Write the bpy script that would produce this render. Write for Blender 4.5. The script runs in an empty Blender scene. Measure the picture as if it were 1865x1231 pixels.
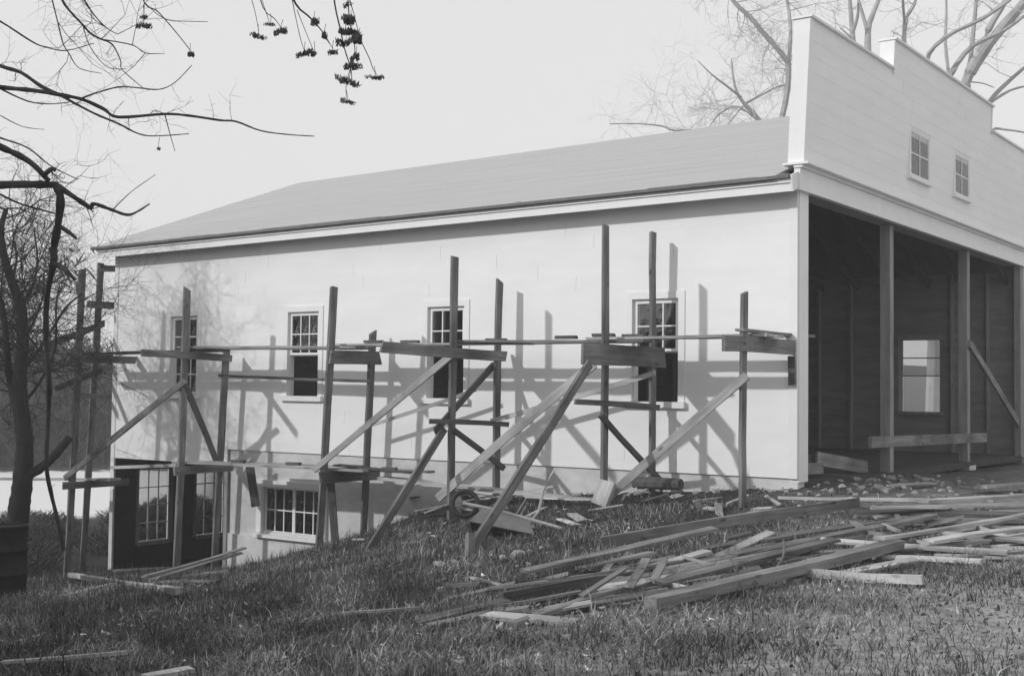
import bpy, bmesh, math, random
import numpy as np
from mathutils import Vector, Matrix

# ------------------------------------------------------------------ camera, sky, sun, exposure
scene = bpy.context.scene
rad = math.radians
cam_d = bpy.data.cameras.new("camera")
cam = bpy.data.objects.new("camera", cam_d)
scene.collection.objects.link(cam)
cam_d.sensor_fit = 'HORIZONTAL'; cam_d.sensor_width = 36.0
cam_d.lens = 44.82
cam_d.clip_start = 0.05; cam_d.clip_end = 3000
_yaw, _pitch, _roll = rad(-35.434), rad(2.398), rad(0.663)
_f = Vector((math.sin(_yaw)*math.cos(_pitch), math.cos(_yaw)*math.cos(_pitch), math.sin(_pitch)))
_r = Vector((math.cos(_yaw), -math.sin(_yaw), 0)); _u = _r.cross(_f)
_r2 = math.cos(_roll)*_r + math.sin(_roll)*_u; _u2 = -math.sin(_roll)*_r + math.cos(_roll)*_u
cam.matrix_world = Matrix(((_r2.x, _u2.x, -_f.x, 6.663), (_r2.y, _u2.y, -_f.y, -15.854), (_r2.z, _u2.z, -_f.z, 1.102), (0, 0, 0, 1)))
scene.camera = cam

SUN_TRAVEL = Vector((0.66, 1.0, -0.62)).normalized()
SUN_EL = math.asin(-SUN_TRAVEL.z)
SUN_ROT = math.atan2(-SUN_TRAVEL.x, -SUN_TRAVEL.y) % (2*math.pi)
world = bpy.data.worlds.new("World"); scene.world = world; world.use_nodes = True
wn = world.node_tree.nodes; wl = world.node_tree.links; wn.clear()
sky_n = wn.new('ShaderNodeTexSky'); sky_n.sky_type = 'NISHITA'; sky_n.sun_disc = False
sky_n.sun_elevation = SUN_EL; sky_n.sun_rotation = SUN_ROT
sky_n.air_density = 1.0; sky_n.dust_density = 1.0; sky_n.ozone_density = 1.0
bw = wn.new('ShaderNodeRGBToBW'); bg = wn.new('ShaderNodeBackground'); wo = wn.new('ShaderNodeOutputWorld')
bg.inputs['Strength'].default_value = 0.15
# blue-sensitive film: the sky flattens to an even pale tone
flat = wn.new('ShaderNodeMath'); flat.operation = 'POWER'; flat.inputs[1].default_value = 0.10
lift = wn.new('ShaderNodeMath'); lift.operation = 'MULTIPLY'; lift.inputs[1].default_value = 4.6
wl.new(sky_n.outputs[0], bw.inputs[0]); wl.new(bw.outputs[0], flat.inputs[0]); wl.new(flat.outputs[0], lift.inputs[0]); wl.new(lift.outputs[0], bg.inputs['Color']); wl.new(bg.outputs[0], wo.inputs['Surface'])
sun_d = bpy.data.lights.new("sun", 'SUN'); sun_d.energy = 2.1; sun_d.angle = rad(1.2); sun_d.color = (1.0, 1.0, 1.0)
sun = bpy.data.objects.new("sun", sun_d); scene.collection.objects.link(sun)
sun.rotation_euler = SUN_TRAVEL.to_track_quat('-Z', 'Y').to_euler(); sun.location = (-20, -30, 30)
vs = scene.view_settings
vs.view_transform = 'Standard'; vs.look = 'None'; vs.gamma = 1.0; vs.exposure = 0.07; vs.use_curve_mapping = False
scene.render.filter_size = 2.1
scene.cycles.max_bounces = 6; scene.cycles.volume_bounces = 1; scene.cycles.diffuse_bounces = 3; scene.cycles.transparent_max_bounces = 12

# ------------------------------------------------------------------ helpers
RNG = random.Random(11)
COL = scene.collection

def new_mat(name):
    m = bpy.data.materials.new(name); m.use_nodes = True
    nt = m.node_tree; b = nt.nodes['Principled BSDF']
    return m, nt, nt.nodes, nt.links, b

def mottled(name, lo, hi, rough=0.8, scale=(6, 6, 6), coords='Object', detail=6, bump=0.0, bump_scale=40, spec=0.2, extra=None, rand=0.0):
    """grey material whose tone wanders between lo and hi with a stretched noise"""
    m, nt, N, L, b = new_mat(name)
    tc = N.new('ShaderNodeTexCoord'); mp = N.new('ShaderNodeMapping'); mp.inputs['Scale'].default_value = scale
    if coords == 'World':
        g = N.new('ShaderNodeNewGeometry'); L.new(g.outputs['Position'], mp.inputs['Vector'])
    else:
        L.new(tc.outputs[coords], mp.inputs['Vector'])
    nz = N.new('ShaderNodeTexNoise'); nz.inputs['Scale'].default_value = 1.0; nz.inputs['Detail'].default_value = detail; nz.inputs['Roughness'].default_value = 0.65
    L.new(mp.outputs[0], nz.inputs['Vector'])
    if rand:
        oi = N.new('ShaderNodeObjectInfo')
        cb = N.new('ShaderNodeVectorMath'); cb.operation = 'ADD'
        ml = N.new('ShaderNodeVectorMath'); ml.operation = 'SCALE'; ml.inputs[0].default_value = (37, 51, 13); L.new(oi.outputs['Random'], ml.inputs['Scale'])
        L.new(mp.outputs[0], cb.inputs[0]); L.new(ml.outputs[0], cb.inputs[1]); L.new(cb.outputs[0], nz.inputs['Vector'])
    mr = N.new('ShaderNodeMapRange'); mr.inputs['From Min'].default_value = 0.3; mr.inputs['From Max'].default_value = 0.7
    mr.inputs['To Min'].default_value = lo; mr.inputs['To Max'].default_value = hi
    L.new(nz.outputs['Fac'], mr.inputs['Value'])
    src = mr.outputs[0]
    if rand:
        m2 = N.new('ShaderNodeMapRange'); m2.inputs['To Min'].default_value = 1 - rand; m2.inputs['To Max'].default_value = 1 + rand
        L.new(oi.outputs['Random'], m2.inputs['Value'])
        mu = N.new('ShaderNodeMath'); mu.operation = 'MULTIPLY'; L.new(src, mu.inputs[0]); L.new(m2.outputs[0], mu.inputs[1]); src = mu.outputs[0]
    L.new(src, b.inputs['Base Color'])
    b.inputs['Roughness'].default_value = rough; b.inputs['Specular IOR Level'].default_value = spec
    if bump:
        n2 = N.new('ShaderNodeTexNoise'); n2.inputs['Scale'].default_value = bump_scale; n2.inputs['Detail'].default_value = 4
        L.new(mp.outputs[0] if coords != 'World' else mp.outputs[0], n2.inputs['Vector'])
        bp = N.new('ShaderNodeBump'); bp.inputs['Strength'].default_value = bump; bp.inputs['Distance'].default_value = 0.02
        L.new(n2.outputs['Fac'], bp.inputs['Height']); L.new(bp.outputs[0], b.inputs['Normal'])
    return m

def wood_mat(name, lo, hi, rand=0.15):
    m = mottled(name, lo, hi, 0.85, (1.5, 17, 17), 'Object', 7, 0.3, 3, 0.15, rand=rand)
    nt = m.node_tree; N = nt.nodes; L = nt.links; b = N['Principled BSDF']
    src = b.inputs['Base Color'].links[0].from_socket
    tc = N.new('ShaderNodeTexCoord'); oi = N.new('ShaderNodeObjectInfo')
    off = N.new('ShaderNodeVectorMath'); off.operation = 'SCALE'; off.inputs[0].default_value = (91, 17, 43); L.new(oi.outputs['Random'], off.inputs['Scale'])
    ad = N.new('ShaderNodeVectorMath'); ad.operation = 'ADD'; L.new(tc.outputs['Object'], ad.inputs[0]); L.new(off.outputs[0], ad.inputs[1])
    mp = N.new('ShaderNodeMapping'); mp.inputs['Scale'].default_value = (2.6, 6.5, 6.5); L.new(ad.outputs[0], mp.inputs['Vector'])
    vo = N.new('ShaderNodeTexVoronoi'); vo.inputs['Scale'].default_value = 1.0; L.new(mp.outputs[0], vo.inputs['Vector'])
    k = N.new('ShaderNodeMapRange'); k.inputs['From Min'].default_value = 0.06; k.inputs['From Max'].default_value = 0.17; k.inputs['To Min'].default_value = 0.4; k.inputs['To Max'].default_value = 1.0
    L.new(vo.outputs['Distance'], k.inputs['Value'])
    # weather stains along the board
    nz = N.new('ShaderNodeTexNoise'); nz.inputs['Scale'].default_value = 1.3; nz.inputs['Detail'].default_value = 3; L.new(ad.outputs[0], nz.inputs['Vector'])
    st = N.new('ShaderNodeMapRange'); st.inputs['From Min'].default_value = 0.35; st.inputs['From Max'].default_value = 0.65; st.inputs['To Min'].default_value = 0.65; st.inputs['To Max'].default_value = 1.2
    L.new(nz.outputs['Fac'], st.inputs['Value'])
    m1 = N.new('ShaderNodeMath'); m1.operation = 'MULTIPLY'; L.new(src, m1.inputs[0]); L.new(k.outputs[0], m1.inputs[1])
    m2 = N.new('ShaderNodeMath'); m2.operation = 'MULTIPLY'; L.new(m1.outputs[0], m2.inputs[0]); L.new(st.outputs[0], m2.inputs[1])
    L.new(m2.outputs[0], b.inputs['Base Color'])
    return m

M = {}
M['white'] = mottled('white_paint', 0.80, 0.87, 0.55, (0.9, 0.9, 2.5), 'World', 5, 0.0, spec=0.3)
M['trim'] = mottled('white_trim', 0.78, 0.84, 0.5, (2, 2, 2), 'World', 3, spec=0.3)
M['sheath'] = mottled('rough_sheathing', 0.17, 0.27, 0.9, (1.5, 1.5, 6), 'World', 5, spec=0.1)
M['frame_wood'] = mottled('framing_timber', 0.20, 0.34, 0.85, (8, 8, 1.2), 'World', 5, spec=0.1)
M['concrete'] = mottled('pale_concrete', 0.50, 0.70, 0.9, (2.2, 2.2, 3.5), 'World', 7, 0.25, 12, spec=0.15)
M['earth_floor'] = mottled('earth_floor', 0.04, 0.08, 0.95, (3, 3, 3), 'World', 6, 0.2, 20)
M['pole'] = wood_mat('weathered_pole_wood', 0.1, 0.27)
M['plank_old'] = wood_mat('grey_weathered_board', 0.07, 0.16)
M['plank_mid'] = wood_mat('worn_board', 0.13, 0.3)
M['plank_new'] = wood_mat('fresh_sawn_board', 0.28, 0.48)
M['plank_pale'] = wood_mat('bleached_board', 0.36, 0.58)
M['roofing'] = mottled('grey_roofing', 0.41, 0.465, 0.85, (0.35, 5.5, 5.5), 'World', 7, 0.2, 30, 0.2)
M['roof_edge'] = mottled('dark_roof_edge', 0.14, 0.20, 0.8, (3, 3, 3), 'World', 4)
M['bark_dark'] = mottled('dark_bark', 0.035, 0.075, 0.9, (14, 14, 5), 'World', 6, 0.5, 4, 0.1)
M['bark_shaded'] = mottled('shade_dark_bark', 0.018, 0.04, 0.9, (9, 9, 4), 'World', 6, 0.5, 4, 0.1)  # shadow on the left tree is mixed into this near-black bark tone
M['bark_mid'] = mottled('grey_bark', 0.07, 0.13, 0.9, (9, 9, 4), 'World', 6, 0.4, 4, 0.1)
M['bark_veiled'] = mottled('flare_paled_bark', 0.34, 0.48, 0.85, (3, 3, 2), 'World', 6, 0.3, 4, 0.15)  # lens flare over the back trees put into a lighter bark colour
M['seed'] = mottled('dry_seed_pods', 0.05, 0.09, 0.85, (40, 40, 40), 'World', 3)
M['twig_far'] = mottled('far_twigs', 0.03, 0.08, 0.9, (0.5, 0.5, 0.5), 'World', 4)
M['brush'] = mottled('brush_twigs', 0.05, 0.12, 0.9, (1.5, 1.5, 1.5), 'World', 4)
M['needle'] = mottled('evergreen_needles', 0.03, 0.06, 0.9, (2, 2, 2), 'World', 3)
M['stone'] = mottled('pale_stone', 0.18, 0.42, 0.9, (9, 9, 9), 'Object', 6, 0.4, 4, rand=0.2)
M['drum'] = mottled('dark_drum_steel', 0.012, 0.03, 0.8, (5, 5, 5), 'Object', 6, spec=0.15)
M['barrow'] = mottled('dull_barrow_steel', 0.12, 0.20, 0.6, (8, 8, 8), 'Object', 5, spec=0.4)
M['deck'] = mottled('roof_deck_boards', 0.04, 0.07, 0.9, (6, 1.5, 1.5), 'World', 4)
M['cellar_shade'] = mottled('shade_dark_cellar', 0.015, 0.035, 0.95, (3, 3, 3), 'World', 5)  # basement's deep shade put into the wall and floor colour
M['rubber'] = mottled('dark_tyre_rubber', 0.03, 0.05, 0.7, (8, 8, 8), 'Object', 3)

def grass_mat(name, lo, hi):
    m, nt, N, L, b = new_mat(name)
    g = N.new('ShaderNodeNewGeometry'); r = N.new('ShaderNodeMapRange')
    r.inputs['To Min'].default_value = lo; r.inputs['To Max'].default_value = hi
    pw = N.new('ShaderNodeMath'); pw.operation = 'POWER'; pw.inputs[1].default_value = 1.8
    L.new(g.outputs['Random Per Island'], pw.inputs[0]); L.new(pw.outputs[0], r.inputs['Value'])
    nz = N.new('ShaderNodeTexNoise'); nz.inputs['Scale'].default_value = 1.1; nz.inputs['Detail'].default_value = 4
    L.new(g.outputs['Position'], nz.inputs['Vector'])
    mr = N.new('ShaderNodeMapRange'); mr.inputs['From Min'].default_value = 0.35; mr.inputs['From Max'].default_value = 0.65; mr.inputs['To Min'].default_value = 0.45; mr.inputs['To Max'].default_value = 1.5
    L.new(nz.outputs['Fac'], mr.inputs['Value'])
    mu = N.new('ShaderNodeMath'); mu.operation = 'MULTIPLY'; L.new(r.outputs[0], mu.inputs[0]); L.new(mr.outputs[0], mu.inputs[1])
    L.new(mu.outputs[0], b.inputs['Base Color']); b.inputs['Roughness'].default_value = 0.7; b.inputs['Specular IOR Level'].default_value = 0.15
    return m
M['grass'] = grass_mat('autumn_grass', 0.06, 0.40)
M['litter'] = grass_mat('low_leafy_turf', 0.025, 0.36)
M['weed'] = grass_mat('weed_stems', 0.04, 0.22)
M['leaf'] = grass_mat('fallen_leaves', 0.10, 0.60)

def ground_mat():
    m, nt, N, L, b = new_mat('ground_soil')
    g = N.new('ShaderNodeNewGeometry')
    def noise(s, d):
        n = N.new('ShaderNodeTexNoise'); n.inputs['Scale'].default_value = s; n.inputs['Detail'].default_value = d; n.inputs['Roughness'].default_value = 0.7
        L.new(g.outputs['Position'], n.inputs['Vector']); return n
    def rng(src, a, b_, c, d):
        r = N.new('ShaderNodeMapRange'); r.inputs['From Min'].default_value = a; r.inputs['From Max'].default_value = b_
        r.inputs['To Min'].default_value = c; r.inputs['To Max'].default_value = d; L.new(src, r.inputs['Value']); return r.outputs[0]
    def math_(op, a, b_):
        n = N.new('ShaderNodeMath'); n.operation = op
        for i, v in enumerate((a, b_)):
            if isinstance(v, (int, float)): n.inputs[i].default_value = v
            else: L.new(v, n.inputs[i])
        return n.outputs[0]
    fine = rng(noise(9, 8).outputs['Fac'], 0.3, 0.7, 0.5, 1.6)
    patch = rng(noise(0.7, 4).outputs['Fac'], 0.35, 0.65, 0.0, 1.0)
    sep = N.new('ShaderNodeSeparateXYZ'); L.new(g.outputs['Position'], sep.inputs[0])
    # trodden dry soil on the building's front side, dark turf elsewhere
    dry = rng(math_('ADD', sep.outputs['X'], math_('MULTIPLY', patch, 1.2)), 0.2, 4.5, 0.0, 1.0)
    soil = math_('ADD', math_('MULTIPLY', dry, 0.27), 0.04)
    near = math_('MULTIPLY', soil, fine)
    # pale stubble field beyond the brush
    dot = N.new('ShaderNodeVectorMath'); dot.operation = 'DOT_PRODUCT'; dot.inputs[1].default_value = (-0.82, 0.57, 0); L.new(g.outputs['Position'], dot.inputs[0])
    t = math_('ADD', dot.outputs['Value'], math_('MULTIPLY', patch, 2.0))
    f1 = rng(t, 25.5, 27.5, 0, 1); f2 = rng(t, 48.0, 49.0, 1, 0)
    field = math_('MULTIPLY', f1, f2)
    far = math_('ADD', math_('MULTIPLY', field, 0.68), 0.06)
    isfar = rng(t, 22.0, 26.0, 0, 1)
    mx = N.new('ShaderNodeMix'); mx.data_type = 'FLOAT'
    L.new(isfar, mx.inputs[0]); L.new(near, mx.inputs[2]); L.new(far, mx.inputs[3])
    L.new(mx.outputs[0], b.inputs['Base Color']); b.inputs['Roughness'].default_value = 0.95; b.inputs['Specular IOR Level'].default_value = 0.1
    bp = N.new('ShaderNodeBump'); bp.inputs['Strength'].default_value = 0.6; bp.inputs['Distance'].default_value = 0.04
    L.new(noise(14, 8).outputs['Fac'], bp.inputs['Height']); L.new(bp.outputs[0], b.inputs['Normal'])
    return m
M['ground'] = ground_mat()

def glass_mat():
    m, nt, N, L, b = new_mat('window_glass')
    N.remove(b); out = N['Material Output']
    tr = N.new('ShaderNodeBsdfTransparent'); tr.inputs[0].default_value = (0.85, 0.85, 0.85, 1)
    gl = N.new('ShaderNodeBsdfGlossy'); gl.inputs['Roughness'].default_value = 0.03
    tc = N.new('ShaderNodeTexCoord'); nz = N.new('ShaderNodeTexNoise'); nz.inputs['Scale'].default_value = 7
    L.new(tc.outputs['Object'], nz.inputs['Vector'])
    bp = N.new('ShaderNodeBump'); bp.inputs['Strength'].default_value = 0.12; bp.inputs['Distance'].default_value = 0.05; L.new(nz.outputs['Fac'], bp.inputs['Height']); L.new(bp.outputs[0], gl.inputs['Normal'])
    fr = N.new('ShaderNodeFresnel'); fr.inputs['IOR'].default_value = 1.5
    ad = N.new('ShaderNodeMath'); ad.operation = 'ADD'; ad.inputs[1].default_value = 0.04; L.new(fr.outputs[0], ad.inputs[0])
    mx = N.new('ShaderNodeMixShader'); L.new(ad.outputs[0], mx.inputs[0]); L.new(tr.outputs[0], mx.inputs[1]); L.new(gl.outputs[0], mx.inputs[2])
    L.new(mx.outputs[0], out.inputs['Surface'])
    return m
M['glass'] = glass_mat()

WLOC = {}   # world location of every object (no rotated parents are used)

def link(o, parent, wloc):
    COL.objects.link(o); WLOC[o] = Vector(wloc)
    if parent is not None:
        o.parent = parent
        o.location = Vector(wloc) - WLOC[parent]
    else:
        o.location = wloc
    return o

def tag(o, label, cat, group=None):
    o['label'] = label; o['category'] = cat
    if group: o['group'] = group
    return o

def thing(name, loc, label, cat, group=None):
    o = bpy.data.objects.new(name, None); o.empty_display_size = 0.2
    link(o, None, loc); return tag(o, label, cat, group)

def mesh_obj(name, verts, faces, mat, parent=None, smooth=False, base=False):
    """verts are world coordinates; the origin moves to the part's centre (or base centre)"""
    v = np.asarray(verts, float)
    c = (v.min(0) + v.max(0))/2
    if base: c[2] = v[:, 2].min()
    me = bpy.data.meshes.new(name)
    me.from_pydata((v - c).tolist(), [], faces); me.materials.append(mat)
    if smooth: me.polygons.foreach_set('use_smooth', [True]*len(me.polygons))
    me.update()
    return link(bpy.data.objects.new(name, me), parent, c)

BF = [(0, 3, 2, 1), (4, 5, 6, 7), (0, 1, 5, 4), (1, 2, 6, 5), (2, 3, 7, 6), (3, 0, 4, 7)]
def box_vf(x0, x1, y0, y1, z0, z1):
    return [(x0, y0, z0), (x1, y0, z0), (x1, y1, z0), (x0, y1, z0), (x0, y0, z1), (x1, y0, z1), (x1, y1, z1), (x0, y1, z1)], BF

class Soup:
    def __init__(s): s.v = []; s.f = []
    def add(s, v, f):
        k = len(s.v); s.v += [tuple(p) for p in v]; s.f += [tuple(i + k for i in q) for q in f]; return s
    def box(s, *a): return s.add(*box_vf(*a))
    def build(s, name, mat, parent=None, smooth=False, base=False): return mesh_obj(name, s.v, s.f, mat, parent, smooth, base)

def box(name, x0, x1, y0, y1, z0, z1, mat, parent=None):
    return mesh_obj(name, *box_vf(x0, x1, y0, y1, z0, z1), mat, parent)

def board(name, p, q, w, t, mat, parent=None, normal=(0, 0, 1), warp=0.0):
    """a sawn board from p to q; its broad face looks along `normal`; local X runs along the grain"""
    p = Vector(p); q = Vector(q); ax = (q - p); ln = ax.length; ax.normalize()
    n = Vector(normal); n = (n - ax*n.dot(ax)).normalized(); y = n.cross(ax)
    segs = max(1, int(ln/0.45)) if warp else 1
    vs_, fs = [], []
    rough = min(.005, t*.12, w*.06) if warp else 0; skews = [RNG.uniform(-1, 1)*w*.25 if warp and RNG.random() < .5 else 0 for _ in range(2)]
    a1, a2 = RNG.uniform(-1, 1)*warp, RNG.uniform(-1, 1)*warp
    for i in range(segs + 1):
        s = i/segs; xx = (s - 0.5)*ln
        by = a1*math.sin(math.pi*s); bz = a2*math.sin(math.pi*s)*0.6
        skew = skews[0] if i == 0 else (skews[1] if i == segs else 0)
        for (dy, dz) in ((-1, -1), (1, -1), (1, 1), (-1, 1)):
            ex = (RNG.uniform(-1, 1)*0.015 if i in (0, segs) else 0)
            jy, jz = (RNG.uniform(-1, 1)*rough, RNG.uniform(-1, 1)*rough) if rough else (0, 0)
            vs_.append((xx + ex + skew*dy, by + dy*w/2 + jy, bz + dz*t/2 + jz))
    for i in range(segs):
        k = 4*i
        for a in range(4):
            b_ = (a + 1) % 4; fs.append((k + a, k + 4 + a, k + 4 + b_, k + b_))
    fs.append((0, 1, 2, 3)); k = 4*segs; fs.append((k + 3, k + 2, k + 1, k))
    me = bpy.data.meshes.new(name); me.from_pydata(vs_, [], fs); me.materials.append(mat)
    bmx = bmesh.new(); bmx.from_mesh(me); bmesh.ops.recalc_face_normals(bmx, faces=bmx.faces); bmx.to_mesh(me); bmx.free()
    o = bpy.data.objects.new(name, me)
    o.rotation_euler = Matrix((ax, y, n)).transposed().to_euler()
    return link(o, parent, (p + q)/2)

def tube_vf(pts, radii, sides=6, cap=True):
    pts = [Vector(p) for p in pts]; v = []; f = []
    up = Vector((0.31, 0.17, 0.93))
    for i, p in enumerate(pts):
        d = (pts[min(i + 1, len(pts) - 1)] - pts[max(i - 1, 0)])
        if d.length < 1e-6: d = Vector((0, 0, 1))
        d.normalize(); a = d.cross(up)
        if a.length < 0.05: a = d.cross(Vector((1, 0, 0)))
        a.normalize(); b_ = d.cross(a)
        for k in range(sides):
            th = 2*math.pi*k/sides
            v.append(tuple(p + (a*math.cos(th) + b_*math.sin(th))*radii[i]))
    for i in range(len(pts) - 1):
        for k in range(sides):
            k2 = (k + 1) % sides
            f.append((i*sides + k, i*sides + k2, (i + 1)*sides + k2, (i + 1)*sides + k))
    if cap:
        f.append(tuple(range(sides - 1, -1, -1))); m_ = (len(pts) - 1)*sides
        f.append(tuple(m_ + k for k in range(sides)))
    return v, f

def smooth_line(pts, n=4):
    P = [Vector(p) for p in pts]
    if len(P) < 3: return P
    out = []
    for i in range(len(P) - 1):
        p0 = P[max(i - 1, 0)]; p1 = P[i]; p2 = P[i + 1]; p3 = P[min(i + 2, len(P) - 1)]
        for k in range(n):
            t = k/n
            out.append(0.5*((2*p1) + (p2 - p0)*t + (2*p0 - 5*p1 + 4*p2 - p3)*t*t + (3*p1 - p0 - 3*p2 + p3)*t**3))
    out.append(P[-1]); return out

def limb(soup, pts, r0, r1, sides=6, knob=0.12, n=3, rnd=RNG):
    P = smooth_line(pts, n); m_ = len(P) - 1
    R = [max(0.0012, (r0 + (r1 - r0)*i/m_)*(1 + rnd.uniform(-knob, knob))) for i in range(m_ + 1)]
    soup.add(*tube_vf(P, R, sides)); return P, R

def sprout(soup, p, d, ln, r, depth, rnd, spread=0.7, sides=3, droop=0.0):
    """a forked twig"""
    p = Vector(p); d = Vector(d).normalized(); pts = [p]; n = 3
    for i in range(n):
        d = (d + Vector((rnd.gauss(0, .18), rnd.gauss(0, .18), rnd.gauss(0, .18) - droop))).normalized()
        pts.append(pts[-1] + d*ln/n)
    soup.add(*tube_vf(pts, [r, r*.8, r*.6, r*.4], sides, False))
    if depth > 0:
        for i in range(1, n + 1):
            for _ in range(1 if i < n else 2):
                a = Vector((rnd.gauss(0, 1), rnd.gauss(0, 1), rnd.gauss(0, 1) + .15)).normalized()
                sprout(soup, pts[i], (d*(1 - spread) + a*spread).normalized(), ln*rnd.uniform(.45, .75), r*.55, depth - 1, rnd, spread, sides, droop)


# ------------------------------------------------------------------ terrain
TERRAIN = np.array([(-16.5,0,-2.5),(-14.2,0,-2.45),(-12.5,0,-2.35),(-10.75,0,-2.16),(-9.64,0,-1.95),(-8.35,0,-1.52),(-7.1,0,-1.12),(-6.2,0,-0.8),(-5.1,0,-0.54),(-3.9,0,-0.44),(-2,0,-0.28),(0,0,-0.14),(-13.8,-1.25,-2.42),(-10.75,-1.25,-2.1),(-9,-1.25,-1.85),(-7.4,-1.25,-1.4),(-6.1,-1.25,-1.05),(-4.8,-1.25,-0.76),(-3.5,-1.25,-0.5),(-2.2,-1.25,-0.36),(-0.2,-1.25,-0.3),(2,-1.25,-0.3),(-2.2,-4,-0.72),(-5.2,-4,-1.2),(0,-4,-0.5),(2.5,-4,-0.36),(5,-4,-0.3),(0,4,-0.14),(1,4,-0.2),(2,4,-0.25),(1,8,-0.22),(1,12,-0.25),(5,8,-0.3),(12,0,-0.3),(12,-12,-0.2),(12,12,-0.3),(6.66,-15.85,-0.35),(3,-10.5,-0.48),(0,-8,-0.76),(-1.7,-10.4,-1),(3.5,-7.5,-0.42),(-4,-7.5,-1.12),(-8.7,-5.7,-1.66),(-12,-6,-2.2),(-14,-3,-2.45),(-18,-6,-2.6),(-10,-3,-2.05),(-7.5,-3,-1.55),(-6,-11,-1.6),(-12,-12,-2.2),(0,-16,-0.9),(-6,-18,-1.5),(-20,6,-2.6),(-20,14,-2.6),(-20,-14,-2.6),(6,-22,-0.4),(14,-22,-0.2),(-8,-24,-1.6),(3,18,-0.4),(12,20,-0.4),(-8,20,-1.5),(-6,14,-0.9),(-14,14,-2.4),(-14.5,6,-2.5),(-12,3,-2.5),(-12,8,-2.5),(-24,0,-2.7)])
def _solve():
    P = TERRAIN[:, :2]; d = np.linalg.norm(P[:, None] - P[None], axis=2); n = len(P)
    A = np.zeros((n + 3, n + 3)); A[:n, :n] = d*d*np.log(d + 1e-9) + np.eye(n)*.02
    A[:n, n] = 1; A[:n, n+1:] = P; A[n, :n] = 1; A[n+1:, :n] = P.T
    return np.linalg.solve(A, np.r_[TERRAIN[:, 2], 0, 0, 0])
_W = _solve()
def hnoise(x, y):
    return (np.sin(x*1.7 + np.sin(y*2.3)) * np.sin(y*1.9 + np.sin(x*1.3))*.5 + np.sin(x*4.1 + y*2.7 + np.sin(y*5.1))*.25 + np.sin(y*6.3 - x*3.9 + np.sin(x*7.7))*.2)
def sstep(a, b, x):
    t = np.clip((x - a)/(b - a), 0, 1); return t*t*(3 - 2*t)
def H(x, y):
    x = np.asarray(x, float); y = np.asarray(y, float); n = len(TERRAIN)
    d = np.sqrt((x[..., None] - TERRAIN[:, 0])**2 + (y[..., None] - TERRAIN[:, 1])**2)
    near = (d*d*np.log(d + 1e-9)) @ _W[:n] + _W[n] + _W[n+1]*x + _W[n+2]*y
    r = np.hypot(x + 4, y + 3)
    dc = np.hypot(x - 6.7, y + 15.9)
    far = -2.8 + 2.4*sstep(-22, 4, x) + (7.5*sstep(60, 150, dc) + 6*sstep(150, 400, dc))*sstep(-12, -42, x)
    w = sstep(17, 30, r)
    return near*(1 - w) + far*w + 0.02*hnoise(x*1.3, y*1.3)
def Hf(x, y): return float(H(np.array(x), np.array(y)))

def build_ground():
    def axis(lo, hi, step, out):
        a = list(np.arange(lo, hi + 1e-6, step)); s = step*1.25; p = hi
        while p < out: p += s; a.append(p); s *= 1.16
        s = step*1.25; p = lo; b = []
        while p > -out: p -= s; b.append(p); s *= 1.16
        return np.array(b[::-1] + a)
    xs = axis(-20, 13, .22, 190); ys = axis(-17, 13, .22, 190)
    X, Y = np.meshgrid(xs, ys)
    Z = H(X, Y)
    inside = (X > -14.1) & (X < -0.25) & (Y > 0.12) & (Y < 11.75)
    Z = np.where(inside, np.minimum(Z, -2.75), Z)
    v = np.stack([X, Y, Z], -1).reshape(-1, 3)
    nx, ny = len(xs), len(ys)
    i = np.arange(ny - 1)[:, None]*nx + np.arange(nx - 1)[None]
    f = np.stack([i, i + 1, i + nx + 1, i + nx], -1).reshape(-1, 4)
    me = bpy.data.meshes.new('ground'); me.from_pydata(v.tolist(), [], f.tolist()); me.materials.append(M['ground'])
    me.polygons.foreach_set('use_smooth', [True]*len(me.polygons))
    o = bpy.data.objects.new('ground', me); link(o, None, (0, 0, 0)); o['kind'] = 'structure'
build_ground()

# ------------------------------------------------------------------ the building
W = 11.83; LX = -14.2
BUILD = thing('garage_building', (-7.0, 5.9, -2.5), 'long white clapboard building with stepped false front and open end, under construction', 'building')

def sag(x): return 0.0095*x          # the eaves drop a little towards the far end
WIN = [(-12.52, False), (-9.42, True), (-6.28, True), (-2.506, True)]
WW, ZT, ZB = 0.744, 2.436, 0.983
# long wall: rough sheathing behind the siding, holes left for the windows
s = Soup(); Y0, Y1 = 0.03, 0.11
edges = [LX] + [v for x, _ in WIN for v in (x, x + WW)] + [-0.005]
zb0 = lambda x: -0.28 if x < -10.9 else 0.004
for k in range(0, len(edges) - 1, 1):
    a, b_ = edges[k], edges[k + 1]
    if k % 2 == 0:
        if k == 2: s.box(a, -10.87, Y0, Y1, -0.28, 3.7)
        if k == 2: s.box(-10.87, b_, Y0, Y1, 0.004, 3.7)
        elif k == 0: s.box(a, b_, Y0, Y1, -0.28, 3.7)
        else: s.box(a, b_, Y0, Y1, 0.004, 3.7)
    else:
        s.box(a, b_, Y0, Y1, -0.28 if k == 1 else 0.004, ZB); s.box(a, b_, Y0, Y1, ZT, 3.7)
long_wall = s.build('long_wall', M['sheath'], BUILD)

EXPO = 0.205
def lap(x0, x1, z0, z1, parent, lean=0.0):
    """one lap-siding board on the long wall: thicker at its lower edge"""
    yb, yt = -0.0008, 0.0006
    v = [(x0, yb, z0), (x1, yb, z0), (x1, 0.028, z0), (x0, 0.028, z0), (x0, yt, z1), (x1, yt, z1), (x1, 0.028, z1), (x0, 0.028, z1)]
    return mesh_obj('siding_board', v, BF, M['white'], parent)

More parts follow.
